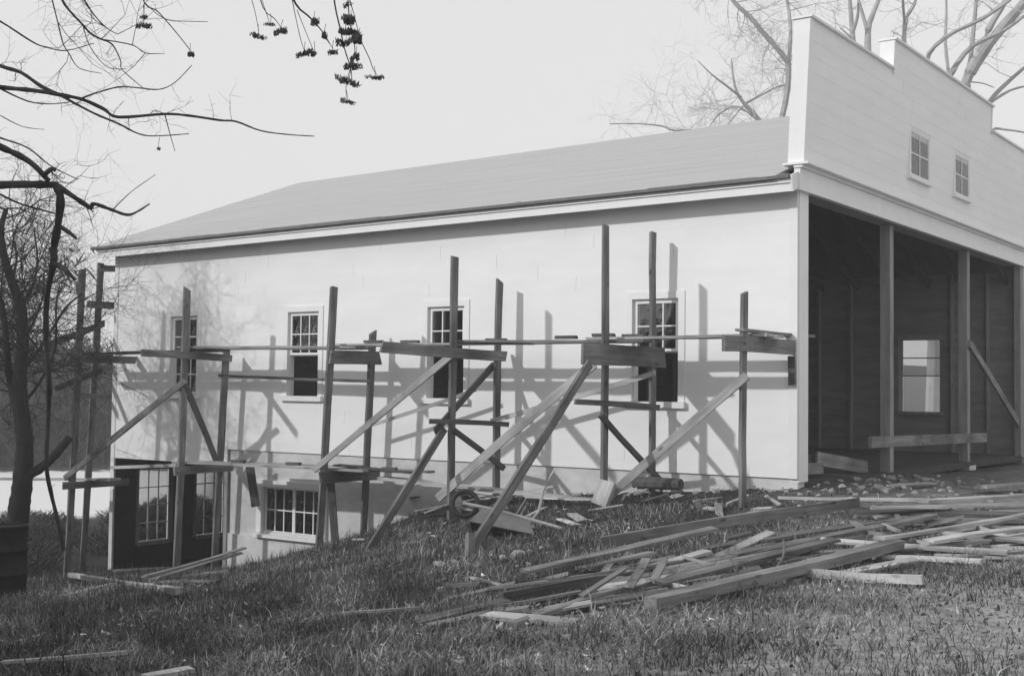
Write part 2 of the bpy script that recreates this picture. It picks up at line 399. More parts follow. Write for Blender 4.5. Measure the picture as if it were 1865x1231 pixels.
def split(x0, x1, rnd):
    """butt joints every few metres"""
    out = []; a = x0
    while x1 - a > 4.6:
        c = a + rnd.uniform(2.6, 4.3); out.append((a, c - .0025)); a = c + .0025
    out.append((a, x1)); return out
rnd = random.Random(5)
z = -0.28; courses = []
while z < 3.72:
    courses.append((z, min(z + EXPO, 3.80))); z += EXPO
for (a, b_) in courses:
    x_right = -0.12 if a > -0.01 else -10.9
    if a < -0.01 and b_ > 0.0: x_right = -10.9
    spans = [(LX + .1, x_right)]
    if b_ > ZB - .09 and a < ZT + .10:
        spans = []; cur = LX + .1
        for x, _ in WIN: spans.append((cur, x - .1004)); cur = x + WW + .1004
        spans.append((cur, x_right))
    for (p, q) in spans:
        if q - p < .05: continue
        for (c, d) in split(p, q, rnd):
            lap(c, d, a + (0.0004 if a > -.27 else 0), b_ + .012, long_wall)
# siding under and over the windows where a course is cut by the casing
for x, _ in WIN:
    for (a, b_) in courses:
        if a < ZB - .09 < b_: lap(x - .100, x + WW + .100, a + .0004, ZB - .0904, long_wall)
        if a < ZT + .10 < b_: lap(x - .100, x + WW + .100, ZT + .1004, b_ + .012, long_wall)
# partial course right of the basement opening
lap(-10.89, -0.12, -0.004, courses[1][1] + .010, long_wall) if False else None
for (c, d) in split(-10.885, -0.12, rnd): lap(c, d, 0.0, courses[2][0] + .002, long_wall)
box('corner_board', -0.117, 0.0, -0.012, 0.028, -0.002, 3.80, M['trim'], BUILD)
box('corner_board', LX - .012, LX + .098, -0.012, 0.028, -0.9, 3.66, M['trim'], BUILD)

def sash(parent, x0, x1, z0, z1, y, cols, rows, axis='y', fr=.04, mu=.018, panes=True, name='sash'):
    """a glazed sash in the plane y (long wall) or x (end/front walls)"""
    def b(nm, a0, a1, c0, c1, t0, t1, mat):
        if axis == 'y': return box(nm, a0, a1, y + t0, y + t1, c0, c1, mat, parent)
        return box(nm, y - t1, y - t0, a0, a1, c0, c1, mat, parent)
    s_ = Soup()
    def sb(a0, a1, c0, c1, t0, t1):
        if axis == 'y': s_.box(a0, a1, y + t0, y + t1, c0, c1)
        else: s_.box(y - t1, y - t0, a0, a1, c0, c1)
    sb(x0, x0 + fr, z0, z1, 0, .035); sb(x1 - fr, x1, z0, z1, 0, .035)
    sb(x0 + fr, x1 - fr, z1 - fr, z1, .001, .034); sb(x0 + fr, x1 - fr, z0, z0 + fr, .001, .034)
    s_.build(name, M['trim'], parent)
    gx = (x1 - x0 - 2*fr)/cols; gz = (z1 - z0 - 2*fr)/rows
    for i in range(1, cols): b('muntin', x0 + fr + i*gx - mu/2, x0 + fr + i*gx + mu/2, z0 + fr, z1 - fr, .004, .030, M['trim'])
    for j in range(1, rows): b('muntin', x0 + fr, x1 - fr, z0 + fr + j*gz - mu/2, z0 + fr + j*gz + mu/2, .006, .028, M['trim'])
    if panes:
        for i in range(cols):
            for j in range(rows):
                b('pane', x0 + fr + i*gx + mu/2, x0 + fr + (i+1)*gx - mu/2, z0 + fr + j*gz + mu/2, z0 + fr + (j+1)*gz - mu/2, .015, .018, M['glass'])

for x, opened in WIN:
    s = Soup(); c = .10
    s.box(x - c, x, -.014, .029, ZB, ZT + .10); s.box(x + WW, x + WW + c, -.014, .029, ZB, ZT + .10)
    s.box(x, x + WW, -.013, .029, ZT, ZT + .099)
    win = s.build('window', M['trim'], BUILD); win['label'] = 'double-hung window with its lower sash raised' if opened else 'closed double-hung window'
    box('sill', x - c - .02, x + WW + c + .02, -.065, .10, ZB - .09, ZB - .002, M['trim'], win)
    s = Soup(); s.box(x + .001, x + .022, .03, .14, ZB, ZT - .001); s.box(x + WW - .022, x + WW - .001, .03, .14, ZB, ZT - .001); s.box(x + .022, x + WW - .022, .03, .14, ZT - .022, ZT - .002)
    s.build('jamb', M['trim'], win)
    zm = (ZB + ZT)/2 - .02
    sash(win, x + .024, x + WW - .024, zm, ZT - .024, .035, 3, 2, name='upper_sash')
    if opened: sash(win, x + .024, x + WW - .024, zm - .02, ZT - .03, .08, 3, 2, name='lower_sash')
    else: sash(win, x + .024, x + WW - .024, ZB + .004, zm + .03, .08, 3, 2, name='lower_sash')

# other walls
s = Soup()                                             # rear wall with window holes
RW = [(-2.52, .82, .77, 2.31), (-6.3, .82, .77, 2.31), (-10.2, .82, .77, 2.31)]
cur = -0.02
for x, w_, z0, z1 in RW:
    s.box(x + w_, cur, W - .11, W - .03, -.6, 3.7); s.box(x, x + w_, W - .11, W - .03, -.6, z0); s.box(x, x + w_, W - .11, W - .03, z1, 3.7); cur = x
s.box(LX, cur, W - .11, W - .03, -2.6, 3.7)
rear = s.build('rear_wall', M['sheath'], BUILD)
for k in range(19):
    xx = -14.0 + k*.74
    if any(x - .02 < xx < x + w_ + .02 for x, w_, _, _ in RW): continue
    box('stud', xx - .025, xx + .025, W - .21, W - .112, -.08, 3.7, M['frame_wood'], rear)
for x, w_, z0, z1 in RW:
    for zz in (z0, z1): box('window_header', x - .06, x + w_ + .06, W - .20, W - .112, zz - .06 if zz == z0 else zz, zz if zz == z0 else zz + .1, M['frame_wood'], rear)
    wn_ = mesh_obj('window', *box_vf(x - .08, x - .005, W - .11, W + .01, z0 - .05, z1 + .05), M['trim'], BUILD)
    zm = z0 + (z1 - z0)*.5
    s = Soup()
    for zz in (zm, zm + (z1 - z0)*.25): s.box(x, x + w_, W - .07, W - .05, zz - .012, zz + .012)
    s.build('muntin', M['sheath'], wn_)
    box('pane', x, x + w_, W - .061, W - .058, zm, z1, M['glass'], wn_)
for k in range(17):
    xx = -13.8 + k*.84
    if any(x - .03 < xx < x + WW + .03 for x, _ in WIN): continue
    box('stud', xx - .025, xx + .025, .112, .20, -.08, 3.7, M['frame_wood'], long_wall)

# far end wall with basement windows, upper wall and gable
EW = [(.60, 1.40), (2.06, 2.86), (3.7, 4.5)]
s = Soup(); cur = .03; x0, x1 = LX, LX + .09
for a, b_ in EW:
    s.box(x0, x1, cur, a, -2.75, -.28); s.box(x0, x1, a, b_, -2.75, -1.99); s.box(x0, x1, a, b_, -.52, -.28); cur = b_
s.box(x0, x1, cur, W - .111, -2.75, -.28); s.build('basement_end_wall', M['cellar_shade'], BUILD)
s = Soup(); s.box(x0, x1, .111, W - .111, -.28, 3.6)
s.add([(x0, 0.03, 3.6), (x0, W - .03, 3.6), (x0, 5.5, 5.75), (x1, 0.03, 3.6), (x1, W - .03, 3.6), (x1, 5.5, 5.75)], [(0, 2, 1), (3, 4, 5), (0, 1, 4, 3), (1, 2, 5, 4), (2, 0, 3, 5)])
endw = s.build('far_end_wall', M['sheath'], BUILD)
for a, b_ in EW:
    s = Soup(); s.box(x0 - .02, x1 + .02, a - .05, a, -2.02, -.49); s.box(x0 - .02, x1 + .02, b_, b_ + .05, -2.02, -.49); s.box(x0 - .02, x1 + .02, a, b_, -2.05, -1.992); s.box(x0 - .02, x1 + .02, a, b_, -.518, -.47)
    bwn = s.build('window', M['frame_wood'], BUILD); bwn['label'] = 'twelve-pane basement window in the far end wall'
    sash(bwn, a, b_, -1.99, -.52, LX + .06, 3, 4, axis='x', fr=.03, mu=.02)

# foundation and basement
fy0, fy1 = .032, .25
s = Soup(); bx0, bx1, bz0, bz1 = -9.98, -8.56, -1.40, -.62
s.box(-10.85, bx0, fy0, fy1, -2.75, -.002); s.box(bx1, -.006, fy0, fy1, -2.75, -.002)
s.box(bx0, bx1, fy0, fy1, -2.75, bz0); s.box(bx0, bx1, fy0, fy1, bz1, -.002)
found = s.build('foundation', M['concrete'], BUILD)
box('footing_ledge', -10.86, -6.2, .0, .031, -2.75, -1.50, M['concrete'], found)
s = Soup(); c = .12
s.box(bx0 - c, bx0, -.03, .12, bz0 - .02, bz1 + c); s.box(bx1, bx1 + c, -.03, .12, bz0 - .02, bz1 + c); s.box(bx0, bx1, -.029, .12, bz1, bz1 + c - .001)
bw_ = s.build('window', M['trim'], BUILD); bw_['label'] = 'wide low basement window with white frame, two rows of panes'
v, f = box_vf(bx0 - c - .02, bx1 + c + .02, -.09, .12, bz0 - .10, bz0 - .022)
v[4] = (v[4][0], v[4][1], v[4][2] - .03); v[5] = (v[5][0], v[5][1], v[5][2] - .03)
mesh_obj('sill', v, f, M['trim'], bw_)
mid = (bx0 + bx1)/2
sash(bw_, bx0 + .002, mid - .001, bz0 - .018, bz1 - .002, .07, 3, 2, fr=.032, mu=.02)
sash(bw_, mid + .001, bx1 - .002, bz0 - .018, bz1 - .002, .07, 3, 2, fr=.032, mu=.02)
box('basement_partition', -8.4, -8.3, .26, W - .2, -2.75, -.2, M['cellar_shade'], BUILD)
box('basement_back_wall', LX + .1, -8.41, 7.4, 7.5, -2.75, -.2, M['cellar_shade'], BUILD)
box('basement_floor', LX + .1, -8.42, -.0, 7.39, -2.9, -2.44, M['cellar_shade'], BUILD)
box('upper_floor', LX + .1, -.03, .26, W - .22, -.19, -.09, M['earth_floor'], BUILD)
box('door_jamb', -10.95, -10.86, -.02, .24, -2.5, -.285, M['frame_wood'], BUILD)
box('door_jamb', LX + .0, LX + .1, -.02, .024, -2.5, -.91, M['concrete'], BUILD)

# front: corner return, posts, header, cornice, parapet
box('corner_return', -.115, .012, .03, .33, -.05, 3.8, M['trim'], BUILD)
box('corner_return', -.115, .012, W - .33, W - .03, -.1, 3.8, M['frame_wood'], BUILD)
for yy in (3.95, 8.15):
    p = box('post', -.25, -.09, yy - .085, yy + .085, -.16, 3.79, M['frame_wood'], BUILD)
    box('post_footing', -.36, -.02, yy - .2, yy + .2, -.4, -.155, M['concrete'], BUILD)
box('header_beam', -.30, .0, .331, W - .331, 3.80, 4.10, M['frame_wood'], BUILD)
box('frieze_board', .001, .085, -.13, W + .1, 3.79, 4.08, M['trim'], BUILD)
cn = box('cornice', .001, .12, -.15, W + .12, 4.082, 4.12, M['trim'], BUILD)
box('cornice_cap', -.15, .21, -.17, W + .14, 4.121, 4.15, M['trim'], cn)
LEAN = (0.20 - 0.11)/(6.05 - 4.11)
def px_(z): return 0.105 + LEAN*(z - 4.15)
YA, YB, ZLO, ZHI, TH = 3.17, 8.68, 6.10, 6.56, .205
def slab(name, y0, y1, z0, z1, x_off0, x_off1, mat, parent):
    v = []
    for z_ in (z0, z1):
        X1 = px_(z_) + x_off1; X0 = px_(z_) + x_off0
        v += [(X0, y0, z_), (X1, y0, z_), (X1, y1, z_), (X0, y1, z_)]
    return mesh_obj(name, v, BF, mat, parent)
par = slab('parapet', -.085, W + .085, 4.151, ZLO - .03, -TH, -.02, M['white'], BUILD)
slab('parapet_step', YA + .01, YB - .01, ZLO - .029, ZHI - .03, -TH, -.02, M['white'], par)
FW = [(4.13, 5.09, 4.60, 5.34), (6.50, 7.36, 4.62, 5.34)]
def fboard(y0, y1, z0, z1):
    v = []
    for z_, xo in ((z0, .000), (z1, -.0015)):
        X = px_(z_); v += [(X - .019, y0, z_), (X + xo, y0, z_), (X + xo, y1, z_), (X - .019, y1, z_)]
    return mesh_obj('siding_board', v, BF, M['white'], par)
z = 4.152; rnd = random.Random(9)
while z < ZHI - .04:
    z1 = min(z + EXPO, ZHI - .031)
    y0, y1 = (.02, W - .02) if z < ZLO - .05 else (YA + .06, YB - .06)
    if z < ZLO - .05: z1 = min(z1, ZLO - .032) if z1 > ZLO - .032 and z1 < ZLO + .02 else z1
    spans = [(y0, y1)]
    if z1 > FW[0][2] - .06 and z < FW[0][3] + .04:
        spans = [(y0, FW[0][0] - .045), (FW[0][1] + .045, FW[1][0] - .045), (FW[1][1] + .045, y1)]
    if z < ZLO - .05 and z1 > ZLO - .03: spans = [(y0, YA - .01), (YA + .06, YB - .06), (YB + .01, y1)]
    for p, q in spans:
        zz1 = z1 if not (z < ZLO - .05 and z1 > ZLO - .03 and (q < YA + .05 or p > YB - .05)) else ZLO - .032
        for c_, d_ in split(p, q, rnd): fboard(c_, d_, z + .0004, zz1)
    for wy0, wy1, wz0, wz1 in FW:
        if len(spans) == 3 and z < ZLO - .3:
            if z < wz0 - .06 < z1: fboard(wy0 - .0445, wy1 + .0445, z + .0004, wz0 - .0605)
            if z < wz1 + .04 < z1: fboard(wy0 - .0445, wy1 + .0445, wz1 + .0405, z1)
    z = z1
slab('corner_board', -.088, .02, 4.152, ZLO - .032, -TH - .01, .012, M['trim'], par)
slab('corner_board', W - .02, W + .088, 4.152, ZLO - .032, -TH - .01, .012, M['trim'], par)
slab('corner_board', YA, YA + .06, ZLO - .028, ZHI - .032, -TH - .01, .012, M['trim'], par)
slab('corner_board', YB - .06, YB, ZLO - .028, ZHI - .032, -TH - .01, .012, M['trim'], par)
for a, b_, zz in ((-.11, YA - .001, ZLO), (YA - .02, YB + .02, ZHI), (YB + .001, W + .11, ZLO)):
    slab('coping', a, b_, zz - .031, zz, -TH - .04, .045, M['trim'], par)
for y0, y1, z0, z1 in FW:
    s = Soup()
    X = px_((z0 + z1)/2) 
    s.box(X - .02, X + .015, y0 - .045, y0, z0, z1 + .04); s.box(X - .02, X + .015, y1, y1 + .045, z0, z1 + .04); s.box(X - .02, X + .014, y0, y1, z1, z1 + .039)
    w_ = s.build('window', M['trim'], BUILD); w_['label'] = 'small four-pane window in the false front'
    box('sill', X - .02, X + .05, y0 - .07, y1 + .07, z0 - .06, z0 - .002, M['trim'], w_)
    box('backing', X - .040, X - .036, y0, y1, z0, z1, M['sheath'], w_)
    sash(w_, y0, y1, z0, z1, X + .010, 2, 2, axis='x', fr=.035, mu=.022)

# roof
EN, EF = .03, -14.52       # near / far end
def ztop_e(x): return 3.955 + sag(x)
def ridge_z(x): return 6.12 + .0125*x
RY = 5.5
xn, xf, xfr = -.16, EF, -14.72
nR = 22
s = Soup(); v = []
for xe, xr in ((xn, xn), (xf, xfr)):
    v += [(xe, -.36, ztop_e(xe)), (xr, RY, ridge_z(xr)), (xe, W + .4, ztop_e(xe) - .25)]
up = [tuple(p) for p in v]; dn = [(p[0], p[1], p[2] - .035) for p in up]
s.add(up + dn, [(0, 3, 4, 1), (1, 4, 5, 2), (6, 7, 10, 9), (7, 8, 11, 10), (0, 6, 9, 3), (2, 5, 11, 8), (0, 1, 7, 6), (1, 2, 8, 7), (3, 9, 10, 4), (4, 10, 11, 5)])
roof = s.build('roof', M['roofing'], BUILD)
NC = 13                                              # lapped courses of roofing on the visible slope
for k in range(NC):
    a, b_ = k/NC, min(1.0, (k + 1)/NC + .012)
    v = []
    for (xe, xr) in ((xn - .002, xn - .002), (xf - .004, xfr - .004)):
        for t, lift in ((a, .0075), (b_, .004)):
            xx = xe + (xr - xe)*t
            v.append((xx, -.362 + (RY + .362)*t, ztop_e(xe) + (ridge_z(xr) - ztop_e(xe))*t + lift))
    wv = []
    n_ = 14
    for i in range(n_ + 1):
        q = i/n_; lo = Vector(v[0]).lerp(Vector(v[2]), q); hi = Vector(v[1]).lerp(Vector(v[3]), q)
        lo.y += RNG.uniform(-.008, .008); lo.z += RNG.uniform(-.0005, .0012)
        wv += [tuple(lo), tuple(hi), (lo.x, lo.y, lo.z - .006)]
    ff = []
    for i in range(n_):
        j = 3*i; ff += [(j, j + 1, j + 4, j + 3), (j, j + 3, j + 5, j + 2)]
    mesh_obj('roofing_course', wv, ff, M['roofing'], roof)
def along(name, x0, x1, prof, mat, parent):
    """a strip following the eaves; prof = (y, dz) corners"""
    v = [(x0, y, 3.955 + sag(x0) + dz) for y, dz in prof] + [(x1, y, 3.955 + sag(x1) + dz) for y, dz in prof]
    n = len(prof); f = [(i, (i+1) % n, n + (i+1) % n, n + i) for i in range(n)] + [tuple(range(n-1, -1, -1)), tuple(range(n, 2*n))]
    return mesh_obj(name, v, f, mat, parent)
along('drip_edge', EF - .005, EN - .01, [(-.372, .004), (-.372, -.038), (-.30, -.034), (-.30, .03)], M['roof_edge'], roof)
along('crown_strip', -14.40, EN, [(-.325, -.040), (-.325, -.092), (-.29, -.092), (-.29, -.033)], M['trim'], BUILD)
along('fascia', -14.38, EN, [(-.30, -.093), (-.30, -.205), (-.27, -.205), (-.27, -.037)], M['trim'], BUILD)
along('soffit', -14.36, EN, [(-.269, -.196), (-.269, -.176), (.03, -.072), (.03, -.092)], M['plank_new'], BUILD)
along('soffit_end', EN + .001, EN + .03, [(-.34, .002), (-.30, -.21), (-.03, -.115), (-.03, .11)], M['trim'], BUILD)
box_deck = [(p[0], p[1], p[2] - .037) for p in up]; dk2 = [(p[0], p[1], p[2] - .055) for p in up]
s = Soup(); s.add(box_deck + dk2, [(0, 3, 4, 1), (1, 4, 5, 2), (6, 7, 10, 9), (7, 8, 11, 10), (0, 6, 9, 3), (2, 5, 11, 8), (0, 1, 7, 6), (1, 2, 8, 7), (3, 9, 10, 4), (4, 10, 11, 5)])
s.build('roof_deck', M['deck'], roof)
# rafters seen inside the open end
for k in range(18):
    xx = -13.9 + k*.8
    a = (xx, .13, 3.76 + sag(xx)); b_ = (xx, RY, ridge_z(xx) - .17); c_ = (xx, W - .13, 3.50)
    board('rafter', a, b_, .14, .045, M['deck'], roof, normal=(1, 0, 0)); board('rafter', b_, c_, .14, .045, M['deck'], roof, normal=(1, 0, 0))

# ------------------------------------------------------------------ measured positions (metres)
LOOSE_BOARDS = [
 ((-0.34,-4.36,-0.46),(1.33,-1.34,-0.14),0.13,0.045,'e',1,'pile'),
 ((-0.21,-5.95,-0.58),(0.56,-3.56,-0.32),0.14,0.04,'f',1,'pile'),
 ((0.22,-5.67,-0.55),(0.58,-4.92,-0.44),0.2,0.03,'f',1,'pile'),
 ((-0.80,-6.36,-0.73),(0.78,-6.03,-0.53),0.09,0.04,'f',0,'pile'),
 ((0.56,-7.34,-0.59),(1.05,-6.67,-0.49),0.15,0.05,'e',0,'pile'),
 ((0.25,-8.06,-0.71),(0.59,-7.34,-0.60),0.14,0.05,'f',0,'pile'),
 ((0.46,-8.19,-0.70),(0.78,-7.52,-0.61),0.12,0.03,'f',1,'pile'),
 ((1.08,-7.71,-0.60),(1.43,-7.40,-0.52),0.14,0.03,'f',2,'pile'),
 ((1.10,-7.49,-0.60),(1.66,-6.61,-0.48),0.14,0.04,'f',1,'pile'),
 ((1.27,-7.30,-0.50),(1.37,-6.81,-0.33),0.06,0.025,'f',1,'pile'),
 ((1.50,-6.94,-0.44),(1.00,-5.78,-0.38),0.09,0.025,'f',1,'pile'),
 ((1.54,-6.61,-0.42),(1.18,-5.78,-0.37),0.08,0.025,'f',1,'pile'),
 ((0.84,-6.60,-0.56),(1.59,-5.62,-0.41),0.14,0.04,'f',1,'pile'),
 ((1.12,-5.82,-0.48),(1.89,-4.13,-0.29),0.15,0.04,'f',1,'pile'),
 ((2.03,-7.55,-0.44),(2.83,-4.45,-0.22),0.15,0.1,'f',1,'pile'),
 ((1.48,-5.07,-0.38),(2.30,-1.72,-0.20),0.16,0.05,'f',1,'pile'),
 ((1.61,-6.65,-0.44),(2.21,-4.38,-0.24),0.13,0.04,'f',1,'pile'),
 ((0.92,-4.51,-0.42),(1.56,-3.01,-0.31),0.14,0.04,'f',0,'pile'),
 ((2.53,-5.78,-0.36),(3.51,-5.89,-0.32),0.11,0.085,'f',3,'pile'),
 ((2.80,-4.67,-0.32),(3.62,-4.65,-0.29),0.14,0.04,'f',3,'pile'),
 ((1.88,-3.89,-0.31),(3.74,-4.31,-0.24),0.15,0.035,'f',3,'pile'),
 ((2.54,-4.13,-0.23),(3.29,-1.51,-0.13),0.14,0.04,'f',2,'pile'),
 ((2.78,-4.22,-0.30),(3.59,-2.59,-0.23),0.15,0.035,'f',3,'pile'),
 ((3.01,-4.18,-0.21),(3.60,-2.63,-0.16),0.13,0.03,'f',3,'pile'),
 ((3.24,-3.77,-0.30),(3.79,-3.45,-0.29),0.16,0.04,'f',2,'pile'),
 ((0.24,-1.15,-0.16),(1.93,-0.68,-0.12),0.14,0.04,'f',3,'stack'),
 ((1.61,-1.75,-0.16),(3.18,-0.57,-0.08),0.14,0.04,'f',3,'stack'),
 ((1.92,-0.89,-0.12),(2.89,0.71,-0.08),0.16,0.04,'f',2,'stack'),
 ((1.38,-1.57,-0.23),(3.29,-1.04,-0.19),0.2,0.05,'f',0,'stack'),
 ((2.05,-1.86,-0.27),(3.27,-0.96,-0.23),0.18,0.05,'f',1,'stack'),
 ((1.90,1.58,-0.09),(2.32,3.87,-0.14),0.26,0.05,'f',2,'stack'),
 ((1.04,-6.11,-0.50),(1.84,-4.78,-0.34),0.1,0.03,'f',1,'pile'),
 ((0.33,-6.34,-0.59),(1.15,-5.41,-0.43),0.09,0.03,'f',0,'pile'),
 ((0.45,-7.63,-0.65),(1.04,-6.93,-0.53),0.1,0.03,'f',1,'pile'),
 ((1.40,-7.00,-0.52),(1.95,-6.05,-0.41),0.09,0.03,'f',0,'pile'),
 ((1.26,-3.98,-0.36),(2.03,-1.99,-0.24),0.1,0.03,'f',1,'pile'),
 ((3.13,-4.41,-0.31),(3.97,-4.26,-0.27),0.1,0.03,'f',3,'pile'),
 ((2.87,-3.22,-0.23),(3.78,-3.41,-0.22),0.12,0.03,'f',2,'pile'),
 ((1.90,-4.67,-0.39),(2.52,-4.07,-0.33),0.14,0.03,'f',2,'pile'),
 ((-13.16,-1.65,-2.27),(-3.86,-6.97,-1.01),0.09,0.09,'f',2,'low'),
 ((-6.46,-6.54,-1.38),(-7.03,-5.38,-1.42),0.1,0.03,'f',2,'low'),
 ((-6.69,-5.17,-1.32),(-6.73,-3.41,-1.12),0.07,0.03,'f',1,'low'),
 ((-6.45,-5.24,-1.33),(-6.70,-3.49,-1.18),0.07,0.03,'f',1,'low'),
 ((-13.52,-0.43,-2.38),(-12.57,0.41,-2.33),0.18,0.04,'f',1,'low'),
 ((-6.63,-4.60,-1.38),(-6.11,-4.27,-1.30),0.18,0.04,'f',1,'low'),
 ((-6.34,-5.24,-1.35),(-4.79,-5.59,-1.15),0.14,0.04,'f',1,'low'),
 ((-2.03,-10.18,-0.97),(-1.17,-9.70,-0.86),0.07,0.03,'f',2,'grass'),
 ((-0.02,-10.48,-0.75),(0.11,-10.20,-0.73),0.16,0.03,'f',2,'grass'),
 ((-0.77,-7.87,-0.78),(-0.17,-7.53,-0.71),0.06,0.025,'f',1,'grass'),
 ((-20.89,15.52,-2.37),(-3.76,-1.78,-0.33),0.14,0.03,'f',2,'bank'),
 ((-5.70,-0.89,-0.71),(-3.30,-2.16,-0.26),0.12,0.03,'f',1,'bank'),
 ((-3.45,-2.84,-0.68),(-3.03,-2.53,-0.33),0.1,0.03,'f',0,'bank'),
 ((-3.47,-1.92,-0.32),(-2.75,-1.61,-0.15),0.1,0.03,'f',2,'bank'),
 ((-3.53,-1.12,-0.37),(-2.06,-1.61,-0.29),0.16,0.03,'f',3,'bank'),
 ((-19.33,12.53,-2.51),(-6.04,-0.49,-0.55),0.12,0.03,'f',1,'bank'),
 ((-3.25,-2.64,-0.58),(-3.32,-1.81,-0.32),0.12,0.03,'f',1,'bank'),
 ((-22.94,21.61,-2.65),(-4.62,-0.40,-0.48),0.12,0.03,'f',2,'bank'),
 ((-2.06,-2.52,-0.47),(-1.56,-2.92,-0.48),0.14,0.02,'f',3,'bank'),
 ((-2.11,-2.19,-0.43),(-1.62,-2.69,-0.45),0.16,0.02,'f',3,'bank'),
 ((0.91,0.91,-0.09),(1.16,1.98,-0.10),0.1,0.03,'f',2,'stack'),
]
STONES = [ # x, y, radius
 (0.25,-0.20,0.076),
 (0.17,0.30,0.061),
 (0.07,0.84,0.053),
 (-0.00,1.52,0.065),
 (0.43,0.47,0.069),
 (0.14,1.79,0.075),
 (0.71,0.02,0.076),
 (0.34,1.88,0.112),
 (0.92,0.48,0.146),
 (0.68,0.48,0.069),
 (0.33,2.74,0.088),
 (0.59,2.45,0.086),
 (0.40,3.59,0.091),
 (1.01,0.64,0.069),
 (0.56,1.18,0.054),
 (0.08,3.09,0.060),
 (1.02,1.36,0.063),
 (1.34,0.94,0.052),
 (0.48,-0.02,0.059),
 (-0.35,0.43,0.062),
 (-0.48,0.33,0.053),
 (-0.72,0.45,0.062),
 (-0.08,-0.02,0.051),
 (1.17,2.24,0.056),
 (1.52,1.54,0.063),
 (0.85,2.98,0.049),
 (0.81,1.66,0.055),
 (0.41,1.04,0.045),
 (0.34,0.10,0.043),
 (0.86,0.13,0.051),
 (2.74,-4.56,0.084),
 (0.85,-0.33,0.049),
 (1.30,-1.09,0.062),
 (1.52,-1.24,0.054),
 (1.37,-1.54,0.053),
 (1.05,-1.40,0.054),
 (1.03,-1.69,0.045),
 (1.38,-1.99,0.044),
 (0.67,-1.62,0.046),
 (-1.17,-4.73,0.136),
 (-1.31,-4.78,0.082),
 (-1.25,-4.36,0.070),
 (-1.89,-5.13,0.096),
 (-1.84,-4.90,0.062),
 (-0.93,-4.45,0.055),
 (-1.24,-4.16,0.056),
 (-2.03,-4.26,0.051),
 (-0.42,-3.09,0.036),
 (-1.18,-4.03,0.042),
 (-0.78,-5.27,0.032),
]
